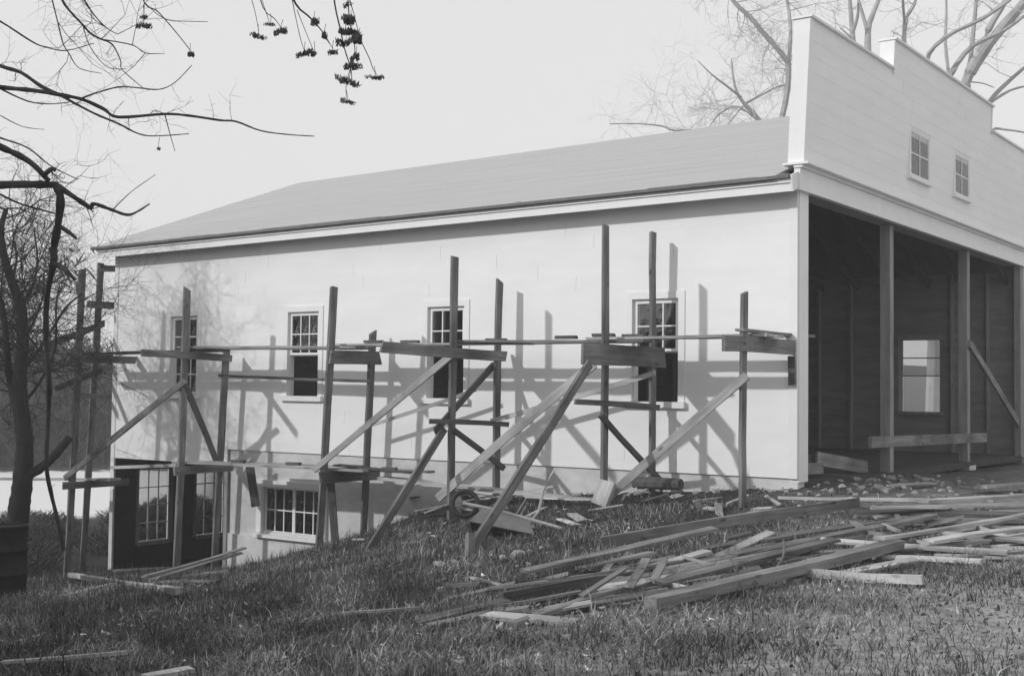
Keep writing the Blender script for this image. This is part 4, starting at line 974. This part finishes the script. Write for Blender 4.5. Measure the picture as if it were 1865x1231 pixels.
for k in range(30):
    x, y = rr.uniform(-6.2, .6), rr.uniform(-1.9, -.35); ang = rr.uniform(0, 3.1); ln = rr.uniform(.12, .6); dx, dy = math.cos(ang)*ln/2, math.sin(ang)*ln/2
    tn = rr.choice((0, 1, 2, 3, 3)); w = rr.uniform(.03, .12)
    o = board('wood_scrap', (x - dx, y - dy, Hf(x - dx, y - dy) + rr.uniform(.01, .05)), (x + dx, y + dy, Hf(x + dx, y + dy) + rr.uniform(.01, .12)), w, .022, M[TONE[tn]], None, normal=(rr.uniform(-.4, .4), rr.uniform(-.5, .2), 1), warp=.006)
    tag(o, f"{'narrow' if w < .06 else 'broad'} {TW[tn]} scrap of wood littering the foot of the wall", 'scrap', f"{'narrow' if w < .06 else 'broad'} {TW[tn]} scraps at the wall foot")

# ------------------------------------------------------------------ stones and rubble
def stone(x, y, r, label, group, rnd):
    bm = bmesh.new(); bmesh.ops.create_icosphere(bm, subdivisions=2, radius=1)
    sx, sy, sz = r*rnd.uniform(.8, 1.25), r*rnd.uniform(.7, 1.1), r*rnd.uniform(.35, .6)
    ph = [rnd.uniform(0, 6) for _ in range(6)]
    for v in bm.verts:
        n = v.co.normalized()
        k = 1 + .22*math.sin(n.x*3.1 + ph[0])*math.sin(n.y*2.7 + ph[1]) + .16*math.sin(n.z*4.3 + ph[2] + n.x*2) + rnd.uniform(-.06, .06)
        k = min(k, 1.12)
        v.co = Vector((n.x*sx, n.y*sy, n.z*sz))*k
    for _ in range(6):
        nn = Vector((rnd.gauss(0, 1), rnd.gauss(0, 1), rnd.gauss(.2, .8))).normalized(); lim = rnd.uniform(.3, .65)*r
        for v in bm.verts:
            e = v.co.dot(nn) - lim
            if e > 0: v.co -= nn*e
    me = bpy.data.meshes.new('stone'); bm.to_mesh(me); bm.free(); me.materials.append(M['stone'])
    o = bpy.data.objects.new('stone', me); o.rotation_euler = (rnd.uniform(-.3, .3), rnd.uniform(-.3, .3), rnd.uniform(0, 6))
    link(o, None, (x, y, Hf(x, y) + sz*.35)); return tag(o, label, 'stone', group)
rs = random.Random(3)
for x, y, r in STONES:
    fr = x > -1.5 and y > -1.9
    stone(x, y, r, 'pale rubble stone lying by the open front' if fr else 'pale stone lying out on the grassy bank', 'rubble by the open front' if fr else 'stones on the bank', rs)
for k in range(110):
    x, y = rs.uniform(.1, 2.4), rs.uniform(-1.0, 5.0)
    stone(x, y, rs.uniform(.02, .07), 'pale rubble stone lying by the open front', 'rubble by the open front', rs)
for k in range(24):
    x, y = rs.uniform(-2.2, .1), rs.uniform(-.35, -.03)
    stone(x, y, rs.uniform(.03, .07), 'small stone along the foundation foot', 'stones along the foundation', rs)

# ------------------------------------------------------------------ steel drum
bx, by = -8.1, -6.25; bz = Hf(bx, by) - .03
DR = thing('steel_drum', (bx, by, bz), 'dark upright drum standing before the leafless tree', 'drum')
prof = [(.0, 0), (.285, 0), (.295, .02), (.285, .04), (.285, .30), (.300, .315), (.300, .335), (.285, .35), (.285, .60), (.300, .615), (.300, .635), (.285, .65), (.285, .90), (.295, .915), (.295, .935), (.28, .935), (.278, .915), (.0, .912)]
v, f = [], []; NS = 28
for r_, z_ in prof:
    for k in range(NS): th = 2*math.pi*k/NS; v.append((bx + r_*math.cos(th), by + r_*math.sin(th), bz + z_))
for i in range(len(prof) - 1):
    for k in range(NS): k2 = (k + 1) % NS; f.append((i*NS + k, i*NS + k2, (i+1)*NS + k2, (i+1)*NS + k))
mesh_obj('body', v, f, M['drum'], DR, True)
mesh_obj('bung', *tube_vf([(bx + .12, by - .1, bz + .91), (bx + .12, by - .1, bz + .93)], [.03, .03], 10), M['rubber'], DR)

# ------------------------------------------------------------------ wheelbarrow tipped on its side
wbx, wby = -2.50, -3.05; wbz = Hf(wbx, wby)
WB = thing('wheelbarrow', (wbx, wby, wbz), 'grey wheelbarrow turned upside down beside the raking brace', 'wheelbarrow')
# local frame: x forward (wheel), y left, z up; then tipped
_fx = Vector((-.82, -.50, .16)).normalized(); _uz = Vector((.12, -.30, -.95)); _uz = (_uz - _fx*_uz.dot(_fx)).normalized()
RM = Matrix((_fx, _uz.cross(_fx), _uz)).transposed() @ Matrix.Scale(.82, 3)
def wl_(p): q = RM @ Vector(p); return (wbx + q.x, wby + q.y, wbz + .42 + q.z)
s = Soup()
A = [(-.38, -.24, .30), (.30, -.20, .24), (.30, .20, .24), (-.38, .24, .30), (-.52, -.33, .52), (.46, -.30, .50), (.46, .30, .50), (-.52, .33, .52)]
Bn = [(x*.97, y*.95, z_ + .012) for x, y, z_ in A]
s.add([wl_(p) for p in A + Bn], [(0, 3, 2, 1), (0, 1, 5, 4), (1, 2, 6, 5), (2, 3, 7, 6), (3, 0, 4, 7), (8, 9, 10, 11), (8, 12, 13, 9), (9, 13, 14, 10), (10, 14, 15, 11), (11, 15, 12, 8), (4, 5, 13, 12), (5, 6, 14, 13), (6, 7, 15, 14), (7, 4, 12, 15)])
s.build('tray', M['barrow'], WB)
for sy in (-1, 1):
    mesh_obj('handle', *tube_vf([wl_((.62, sy*.06, .20)), wl_((.1, sy*.2, .24)), wl_((-.95, sy*.30, .36))], [.02, .02, .022], 7), M['plank_new'], WB)
    mesh_obj('leg', *tube_vf([wl_((-.2, sy*.23, .26)), wl_((-.3, sy*.24, .0))], [.014, .014], 6), M['barrow'], WB)
ring = [wl_((.60 + .19*math.cos(a), 0, .19 + .19*math.sin(a))) for a in [2*math.pi*k/20 for k in range(21)]]
whl = mesh_obj('wheel', *tube_vf(ring, [.032]*21, 8, False), M['rubber'], WB, True)
mesh_obj('hub', *tube_vf([wl_((.60, -.06, .19)), wl_((.60, .06, .19))], [.035, .035], 10), M['barrow'], whl)
tag(mesh_obj('bare_stick', *tube_vf([(-2.56, -2.55, -.62), (-2.50, -2.35, -.42), (-2.47, -2.28, -.15), (-2.40, -2.24, .02), (-2.34, -2.2, .14)], [.022, .02, .018, .014, .008], 6), M['plank_pale']), 'thin pale stick standing up beside the wheelbarrow', 'stick')
for i, pts in enumerate(([(2.05, -6.1, -.52), (2.06, -6.15, -.38), (2.08, -6.2, -.30), (2.02, -6.22, -.24)], [(2.10, -6.15, -.52), (2.2, -6.1, -.36), (2.32, -6.0, -.33), (2.38, -5.95, -.22), (2.36, -5.9, -.10)])):
    tag(mesh_obj('curled_root', *tube_vf(smooth_line(pts, 4), [.012]*(3*4 + 1) if i == 0 else [.010]*(4*4 + 1), 5), M['plank_mid']), ['short pale crooked root in front of the long plank', 'curling pale root hooked in front of the long plank'][i], 'root')

# ------------------------------------------------------------------ apple tree beside the camera's left: limbs reach over the view
tw = random.Random(8)
tx, ty = APPLE_TRUNK[0][:2]
AT = thing('bare_tree', (tx, ty, Hf(tx, ty)), 'dark leafless tree whose crooked limbs and hanging seed clusters reach across the sky', 'tree')
s = Soup()
tp = [(tx, ty, Hf(tx, ty) - .3)] + [APPLE_TRUNK[i] for i in (2, 3, 4, 5, 6)]
limb(s, tp, .17, .09, 10)
limb(s, [tp[-1]] + HANG_LIMB, .085, .012, 7)
s.build('trunk', M['bark_dark'], AT)
s = Soup()
for pts, r0, r1 in APPLE_BRANCHES:
    P, R = limb(s, pts, r0, r1, 7 if r0 > .012 else 5, .16, 4, tw)
    if r0 > .005:
        for i in range(2, len(P) - 1):
            if tw.random() < .16 and R[i] < .02:
                d = (P[i+1] - P[i]).normalized(); a = Vector((tw.gauss(0, 1), tw.gauss(0, 1), tw.gauss(0, 1))).normalized()
                sprout(s, P[i], d*.3 + a, tw.uniform(.05, .22), max(.0016, R[i]*.3), 1, tw)
for k in range(16):     # fine twigs above
    b_ = APPLE_BRANCHES[tw.choice((12, 13, 18, 19, 20, 21, 22))][0]; p = Vector(tw.choice(b_)); 
    sprout(s, p, (tw.gauss(.5, .6), tw.gauss(.3, .6), tw.gauss(-.1, .5)), tw.uniform(.25, .6), .0035, 2, tw, .55)
s.build('limbs', M['bark_dark'], AT)
for pts, r0, r1 in HANGING_TWIGS:
    s = Soup(); limb(s, pts, max(r0, .0022), max(r1, .0016), 5, .1, 3, tw)
    s.build('hanging_twig', M['bark_dark'], AT)
for c, hw, hh in SEED_CLUSTERS:
    s = Soup(); c = Vector(c); right = _r2
    lumps = [(tw.uniform(-.75, .75)*hw, tw.uniform(-.5, .5)*hw, tw.uniform(-.35, .35)*hh, tw.uniform(.3, .6)) for _ in range(tw.randint(3, 5))] + [(0, 0, 0, .6)]
    tilt = tw.uniform(-.25, .25)
    for lx, ly, lz, lr in lumps:
        for k in range(int(14 + 900*hw*lr)):
            a = tw.uniform(0, 6.283); q = math.sqrt(tw.random())*lr*hw
            ox = lx + math.cos(a)*q
            p = c + right*ox + _f*(ly + math.sin(a)*q) + Vector((0, 0, lz + tilt*ox + tw.uniform(-.5, .4)*hh))
            d = Vector((tw.gauss(0, .35), tw.gauss(0, .35), -1)).normalized(); l_ = hh*tw.uniform(.35, 1.15)
            sd = d.cross(Vector((tw.gauss(0, 1), tw.gauss(0, 1), .1))).normalized()*max(.0022, hh*tw.uniform(.1, .2)); n2 = d.cross(sd)*.7
            s.add([p - d*l_*.7, p + sd, p + n2, p - sd, p - n2, p + d*l_*.3], [(0, 1, 2), (0, 2, 3), (0, 3, 4), (0, 4, 1), (5, 2, 1), (5, 3, 2), (5, 4, 3), (5, 1, 4)])
    s.add(*tube_vf([c, c + Vector((tw.uniform(-.004, .004), 0, .03)), c + Vector((tw.uniform(-.01, .01), tw.uniform(-.01, .01), .065))], [.0016, .0016, .0018], 4, False))
    s.build('seed_cluster', M['seed'], AT)

# leafless tree beyond the drum
s0 = Soup(); s1 = Soup(); tw = random.Random(14)
tb = LEFT_TREE[0][0][0]
LT = thing('bare_tree', (tb[0], tb[1], Hf(tb[0], tb[1])), 'twiggy leafless tree with forked trunk behind the dark drum', 'tree')
for k, (pts, r0, r1) in enumerate(LEFT_TREE):
    if k == 0: pts = [(tb[0], tb[1], Hf(tb[0], tb[1]) - .3)] + pts[1:]
    P, R = limb(s0 if k < 2 else s1, pts, r0, r1, 14 if k < 3 else 6, .06 if k < 2 else .08, 7 if k < 2 else 4, tw)
    if k != 1:
        for i in range(4, len(P)):
            for _ in range(2):
                if R[i] < .12 and tw.random() < (.3 if k == 0 else .45):
                    a = Vector((tw.gauss(0, 1), tw.gauss(0, 1), tw.gauss(.35, .8))).normalized()
                    sprout(s1, P[i], a, tw.uniform(.5, 1.5), min(.018, R[i]*.5), 3, tw, .6)
s0.build('trunk', M['bark_shaded'], LT, True); s1.build('crown', M['bark_shaded'], LT)

# leafless trees behind the building
for nm, data, lab, dens, sd in (('A', BACK_TREE_A, 'tall flare-paled leafless tree with thick spreading limbs behind the false front', 1, 31), ('B', BACK_TREE_B, 'slim flare-paled leafless tree forking above the step of the false front', 1, 32), ('C', BACK_TREE_C, 'fine-twigged leafless tree drooping over the roof beside the false front', 3, 33)):
    tw = random.Random(sd); b0 = data[0][0][0]; gz = Hf(b0[0], b0[1])
    T = thing('bare_tree', (b0[0], b0[1], gz), lab, 'tree')
    s0 = Soup(); s1 = Soup()
    for k, (pts, r0, r1) in enumerate(data):
        if k == 0: pts = [(b0[0], b0[1], gz - .3)] + pts
        P, R = limb(s0 if k == 0 else s1, pts, r0, r1, 9 if k == 0 else 6, .06, 3, tw)
        for i in range(5, len(P)):
            for _ in range(dens if P[i].z > 5.5 else 0):
                if tw.random() < .35:
                    a = Vector((tw.gauss(0, 1), tw.gauss(0, 1), tw.gauss(.3 if nm != 'C' else -.1, .7))).normalized()
                    sprout(s1, P[i], a, tw.uniform(.5, 1.3), min(.014, R[i]*.35), 2 if nm != 'C' else 3, tw, .5, 3, .0 if nm != 'C' else .03)
    s0.build('trunk', M['bark_veiled'], T); s1.build('crown', M['bark_veiled'], T)

# ------------------------------------------------------------------ trees out of view to the left whose shade falls on the near grass
def leafy_tree(x, y, h, rx, z0, n, label, sd, mat='needle'):
    g = Hf(x, y); T = thing('evergreen_tree', (x, y, g), label, 'tree'); t_ = random.Random(sd)
    s = Soup(); s.add(*tube_vf([(x, y, g - .3), (x + .1, y, g + h*.5), (x, y + .1, g + h*.95)], [.22, .15, .03], 8)); s.build('trunk', M['bark_mid'], T)
    R_ = np.random.default_rng(sd)
    u = R_.random(n); zz = z0 + (h - z0)*u; rr_ = rx*np.sqrt(np.clip(1 - (2*u - 1)**2, .02, 1))*np.sqrt(R_.random(n))*(.8 + .25*np.sin(u*17 + sd)); th = R_.random(n)*6.283
    c = np.stack([x + rr_*np.cos(th), y + rr_*np.sin(th), g + zz - rr_*.12], 1)
    a = R_.normal(size=(n, 3)); a /= np.linalg.norm(a, axis=1)[:, None]; b_ = R_.normal(size=(n, 3)); b_ -= a*(a*b_).sum(1)[:, None]; b_ /= np.linalg.norm(b_, axis=1)[:, None]
    sz = R_.uniform(.12, .28, (n, 1))
    v = np.stack([c - a*sz, c + b_*sz*.4, c + a*sz, c - b_*sz*.4], 1).reshape(-1, 3)
    i = np.arange(n)[:, None]*4; mesh_obj('crown', v, np.concatenate([i, i+1, i+2, i+3], 1).tolist(), M[mat], T)
leafy_tree(-7.8, -15.9, 5.9, 4.7, 1.2, 19000, 'broad evergreen tree standing well left of the building site', 41)
leafy_tree(-15.5, -13.8, 7.4, 4.2, 1.2, 15000, 'round evergreen tree beyond the broad one, away from the building', 42)
leafy_tree(-1.8, -20.4, 6.8, 3.8, 1.8, 15000, 'squat evergreen tree standing behind the camera spot, far from the wall', 43)

# ------------------------------------------------------------------ far wood and brush
def sliver_mesh(name, c, d, w, mat):
    """thin four-sided twigs: centres c, half-length vectors d, half width w"""
    n = len(c); R_ = np.random.default_rng(n)
    s_ = np.cross(d, R_.normal(size=(n, 3))); s_ /= np.linalg.norm(s_, axis=1)[:, None] + 1e-9; s_ *= w[:, None]
    v = np.stack([c - d, c + s_, c + d, c - s_], 1).reshape(-1, 3)
    i = np.arange(n)[:, None]*4; f = np.concatenate([i, i+1, i+2, i+3], 1)
    me = bpy.data.meshes.new(name); me.from_pydata(v.tolist(), [], f.tolist()); me.materials.append(mat); return me
def far_tree_protos():
    out = []
    for k in range(4):
        R_ = np.random.default_rng(60 + k); h = 10.0; n = 2100
        s = Soup(); t_ = random.Random(k)
        s.add(*tube_vf([(0, 0, -.5), (.1, 0, 3), (-.1, .1, 6), (0, 0, 9)], [.2, .16, .1, .03], 6))
        for j in range(9):
            a = t_.uniform(0, 6.28); z0 = t_.uniform(2, 6.5); s.add(*tube_vf([(0, 0, z0), (math.cos(a)*1.2, math.sin(a)*1.2, z0 + 1.2), (math.cos(a)*2.0, math.sin(a)*2.0, z0 + 2.6)], [.07, .05, .02], 4))
        tm = bpy.data.meshes.new('trunk'); tm.from_pydata(s.v, [], s.f); tm.materials.append(M['twig_far'])
        nc = 26; cc = np.stack([R_.normal(0, 1.25, nc), R_.normal(0, 1.25, nc), R_.uniform(2.6, 9.2, nc)], 1)
        idx = R_.integers(0, nc, n); c = cc[idx] + R_.normal(0, .55, (n, 3))
        d = R_.normal(size=(n, 3)); d[:, 2] = np.abs(d[:, 2]) + .4; d /= np.linalg.norm(d, axis=1)[:, None]; d *= R_.uniform(.15, .5, (n, 1))
        cm = sliver_mesh('crown', c, d, R_.uniform(.02, .06, n), M['twig_far'])
        out.append((tm, cm))
    return out
PRO = far_tree_protos(); tr = random.Random(77)
U = Vector((-.82, .57, 0)); V_ = Vector((.57, .82, 0))
for k in range(52):
    t = tr.uniform(51.5, 84) if k > 26 else tr.uniform(51, 56); lat = tr.uniform(-30, 20)
    p = U*t + V_*(lat - 8)
    x, y = p.x, p.y; sc = tr.uniform(.75, 1.25)*(.5 if math.atan2(x - 6.66, y + 15.85) > rad(-55.4) else 1); g = Hf(x, y)
    tm, cm = PRO[k % 4]
    T = thing('far_tree', (x, y, g), 'leafless tree in the dark wood beyond the pale field', 'tree', 'trees of the wood beyond the field')
    for nm, me in (('trunk', tm), ('crown', cm)):
        o = bpy.data.objects.new(nm, me); COL.objects.link(o); o.parent = T
    T.scale = (sc*1.15, sc*1.15, sc); T.rotation_euler = (0, 0, tr.uniform(0, 6.28))
R_ = np.random.default_rng(5); n = 38000
t = R_.uniform(50, 84, n); lat = R_.uniform(-40, 16, n)
c = np.stack([t*U.x + lat*V_.x, t*U.y + lat*V_.y, np.zeros(n)], 1); c[:, 2] = H(c[:, 0], c[:, 1]) + R_.random(n)**1.4*4.2
d = R_.normal(size=(n, 3)); d[:, 2] = np.abs(d[:, 2]) + .5; d /= np.linalg.norm(d, axis=1)[:, None]; d *= R_.uniform(.2, .6, (n, 1))
o = bpy.data.objects.new('undergrowth', sliver_mesh('undergrowth', c, d, R_.uniform(.05, .16, n), M['twig_far'])); link(o, None, (0, 0, 0)); o['kind'] = 'stuff'
tag(o, 'dark tangled undergrowth below the wood beyond the field', 'undergrowth')

# bushes between the building and the field
def bush_proto(k):
    R_ = np.random.default_rng(90 + k); n = 1500
    a = R_.uniform(0, 6.283, n); rr_ = np.sqrt(R_.random(n))*1.0; h = R_.random(n)**.8*(1.5 - .6*rr_)
    c = np.stack([rr_*np.cos(a), rr_*np.sin(a), h], 1)
    d = np.stack([np.cos(a)*.35*rr_ + R_.normal(0, .3, n), np.sin(a)*.35*rr_ + R_.normal(0, .3, n), np.ones(n)*.7], 1); d /= np.linalg.norm(d, axis=1)[:, None]; d *= R_.uniform(.08, .3, (n, 1))
    return sliver_mesh('bush', c, d, R_.uniform(.006, .02, n), M['brush'])
BP = [bush_proto(k) for k in range(3)]; br = random.Random(6)
for k in range(95):
    t = br.uniform(10.5, 24.5); lat = br.uniform(-13, 13)
    p = U*t + V_*lat; x, y = p.x, p.y
    if x > -14.9 and y > -2.2: continue
    o = bpy.data.objects.new('bush', BP[k % 3]); link(o, None, (x, y, Hf(x, y) - .03)); sc = br.uniform(.5, .95); o.scale = (sc*1.2, sc*1.2, sc*.62); o.rotation_euler = (0, 0, br.uniform(0, 6.28))
    tag(o, 'dark leafless bush between the building and the pale field', 'bush', 'bushes before the field')

# ------------------------------------------------------------------ grass, weeds, fallen leaves
def blades(name, n, seed, hmin, hmax, wid, mat, region, lean=.5, clump=0.0, label=''):
    R_ = np.random.default_rng(seed); pts = []
    while sum(len(p) for p in pts) < n:
        x = R_.uniform(-24, 10.5, 300000); y = R_.uniform(-14.6, 6.0, 300000)
        k = R_.random(300000) < region(x, y)*(1 - ((x > -14.3) & (y > 0)))
        pts.append(np.stack([x[k], y[k]], 1))
    P = np.concatenate(pts)[:n]
    if clump:
        q = np.floor(P/clump); jit = np.sin(q[:, :1]*12.9 + q[:, 1:]*78.2)*43758.5; jit -= np.floor(jit)
        keep = np.linspace(.25, 1, n)[R_.permutation(n)] > jit[:, 0]*.9
        ctr = (q + .5)*clump; P = np.where((R_.random(n) < .7)[:, None], ctr + R_.normal(0, clump*.22, (n, 2)), P); hk = .55 + .9*jit[:, 0]
    else: hk = np.ones(n)
    ok = ~((P[:, 1] > -.06) & (P[:, 0] < .2)); P = P[ok]; hk = hk[ok]; n = len(P)
    z = H(P[:, 0], P[:, 1]) - .01
    h = R_.uniform(hmin, hmax, n)*hk*R_.uniform(.6, 1.2, n); a = R_.uniform(0, 6.283, n); b_ = R_.uniform(0, 6.283, n)
    w = wid*R_.uniform(.6, 1.4, n); ln = h*R_.uniform(.1, lean, n)
    base = np.stack([P[:, 0], P[:, 1], z], 1); sd = np.stack([np.cos(a), np.sin(a), 0*a], 1)*w[:, None]/2
    ld = np.stack([np.cos(b_), np.sin(b_), 0*b_], 1)*ln[:, None]
    m1 = base + ld*.3; m1[:, 2] += h*.6; tp = base + ld; tp[:, 2] += h
    v = np.stack([base - sd, base + sd, m1 + sd*.75, m1 - sd*.75, tp], 1).reshape(-1, 3)
    i = np.arange(n)[:, None]*5
    q = np.concatenate([i, i+1, i+2, i+3], 1); t3 = np.concatenate([i+3, i+2, i+4], 1)
    me = bpy.data.meshes.new(name)
    nv = len(v); me.vertices.add(nv); me.vertices.foreach_set('co', v.ravel())
    loops = np.concatenate([q, t3], 1).ravel(); me.loops.add(len(loops)); me.loops.foreach_set('vertex_index', loops.astype(np.int32))
    st = np.cumsum(np.tile([4, 3], n)) - np.tile([4, 3], n); me.polygons.add(2*n); me.polygons.foreach_set('loop_start', st.astype(np.int32))
    me.update(calc_edges=True); me.materials.append(mat)
    o = bpy.data.objects.new(name, me); link(o, None, (0, 0, 0)); o['kind'] = 'stuff'; tag(o, label, 'grass')
def lawn(x, y):
    d = np.hypot(x - 6.7, y + 15.9)
    dens = np.clip(9.0/np.maximum(d, 5.5), .05, 1.3)**1.7
    bare = sstep(.3, 2.2, x)*sstep(-4.5, -1.2, y)
    patch = .5 + .5*hnoise(x*.9 + 3, y*.9)
    worn = sstep(1.8, 4.6, x - .35*(y + 8))
    foot = sstep(-1.5, -.7, y)*sstep(-7.0, -5.5, x)
    return dens*(1 - bare)*np.clip(-.12 + 1.5*patch, .06, 1)*(1 - .75*worn)*(1 - .93*foot)
blades('grass', 300000, 1, .03, .105, .0075, M['grass'], lawn, 1.3, .17, label='rough dry autumn grass over the foreground and bank')
def bank(x, y): return (1 - sstep(-2.0, -1.3, y)*sstep(-7, -5.5, x))*sstep(-.2, -2.5, x)*sstep(-11, -8, y)*np.clip(.1 + .9*hnoise(x*1.1, y*1.1 + 4), 0, 1)*np.clip(10/np.hypot(x - 6.7, y + 15.9), .1, 1)
blades('weeds', 9000, 2, .08, .22, .009, M['weed'], bank, .6, .22, label='tall dark weed clumps on the bank below the scaffold')
def clumps(x, y): return np.clip(-.55 + 1.6*hnoise(x*1.4 + 2, y*1.4), 0, 1)*sstep(-13, -11, y)*sstep(-4, -7, y)*sstep(4.2, .8, x)*sstep(-8, -4, x)
blades('weed_clumps', 7000, 12, .07, .17, .009, M['weed'], clumps, .8, .2, label='low dark weed clumps in the foreground grass')
def stalk(x, y): return .02 + .3*np.clip(hnoise(x*.7, y*.8), 0, 1)*sstep(4.5, 0, x)
blades('dry_stalks', 1500, 3, .12, .30, .006, M['leaf'], stalk, .45, label='scattered pale dry stalks standing among the grass')
def leaves(n, seed, name='fallen_leaves', mat='leaf', smin=.012, smax=.04, top=.05, label='dry fallen leaves and chips scattered over the grass', flat=.35):
    R_ = np.random.default_rng(seed); x = R_.uniform(-12, 9.5, n*5); y = R_.uniform(-13.5, -.1, n*5)
    k = R_.random(n*5) < np.clip(9/np.hypot(x - 6.7, y + 15.9), .1, 1)**1.5; x, y = x[k][:n], y[k][:n]; n = len(x)
    ok = (R_.random(n) < 1 - .8*sstep(.6, 3.2, x)*sstep(-5, -2, y)) & (R_.random(n) < 1 - .7*sstep(2.6, 6.0, x - .35*(y + 8))) & (R_.random(n) < .25 + .75*(.5 + .5*hnoise(x*.8 + 1, y*.8))); x, y = x[ok], y[ok]; n = len(x)
    c = np.stack([x, y, H(x, y) + R_.uniform(.005, top, n)*(.5 + .5*hnoise(x*2.3, y*2.3))], 1)
    a = R_.normal(size=(n, 3)); a[:, 2] *= flat; a /= np.linalg.norm(a, axis=1)[:, None]; b_ = np.cross(a, np.array([0, 0, 1.]) + R_.normal(0, .35, (n, 3))); b_ /= np.linalg.norm(b_, axis=1)[:, None]
    s_ = smin + (smax - smin)*R_.random((n, 1))**2; cu = np.cross(a, b_)*s_*.35
    v = np.stack([c - a*s_, c - b_*s_*.6 + cu, c + a*s_, c + b_*s_*.6 + cu], 1).reshape(-1, 3)
    i = np.arange(n)[:, None]*4; f = np.concatenate([np.concatenate([i, i+1, i+2], 1), np.concatenate([i, i+2, i+3], 1)])
    me = bpy.data.meshes.new(name); me.from_pydata(v.tolist(), [], f.tolist()); me.materials.append(M[mat])
    o = bpy.data.objects.new(name, me); link(o, None, (0, 0, 0)); o['kind'] = 'stuff'; tag(o, label, 'leaves')
leaves(9000, 4, smax=.055)
leaves(60000, 7, 'leafy_turf', 'litter', .006, .026, .10, 'low leafy clover and matted turf over the bank', .8)

# ------------------------------------------------------------------ haze volume added to lift the blacks as veiling glare does
m, nt, N, L, b = new_mat('veil_haze'); N.remove(b)
pv = N.new('ShaderNodeVolumePrincipled'); pv.inputs['Color'].default_value = (.97, .97, .97, 1); pv.inputs['Density'].default_value = 0.0022; pv.inputs['Anisotropy'].default_value = 0.0
L.new(pv.outputs[0], N['Material Output'].inputs['Volume'])
ZLOW = -5.0
o = mesh_obj('haze', *box_vf(-330, 330, -330, 330, ZLOW, 26), m); o['kind'] = 'stuff'; tag(o, 'thin added haze veiling the whole site to lift its dark tones', 'haze')
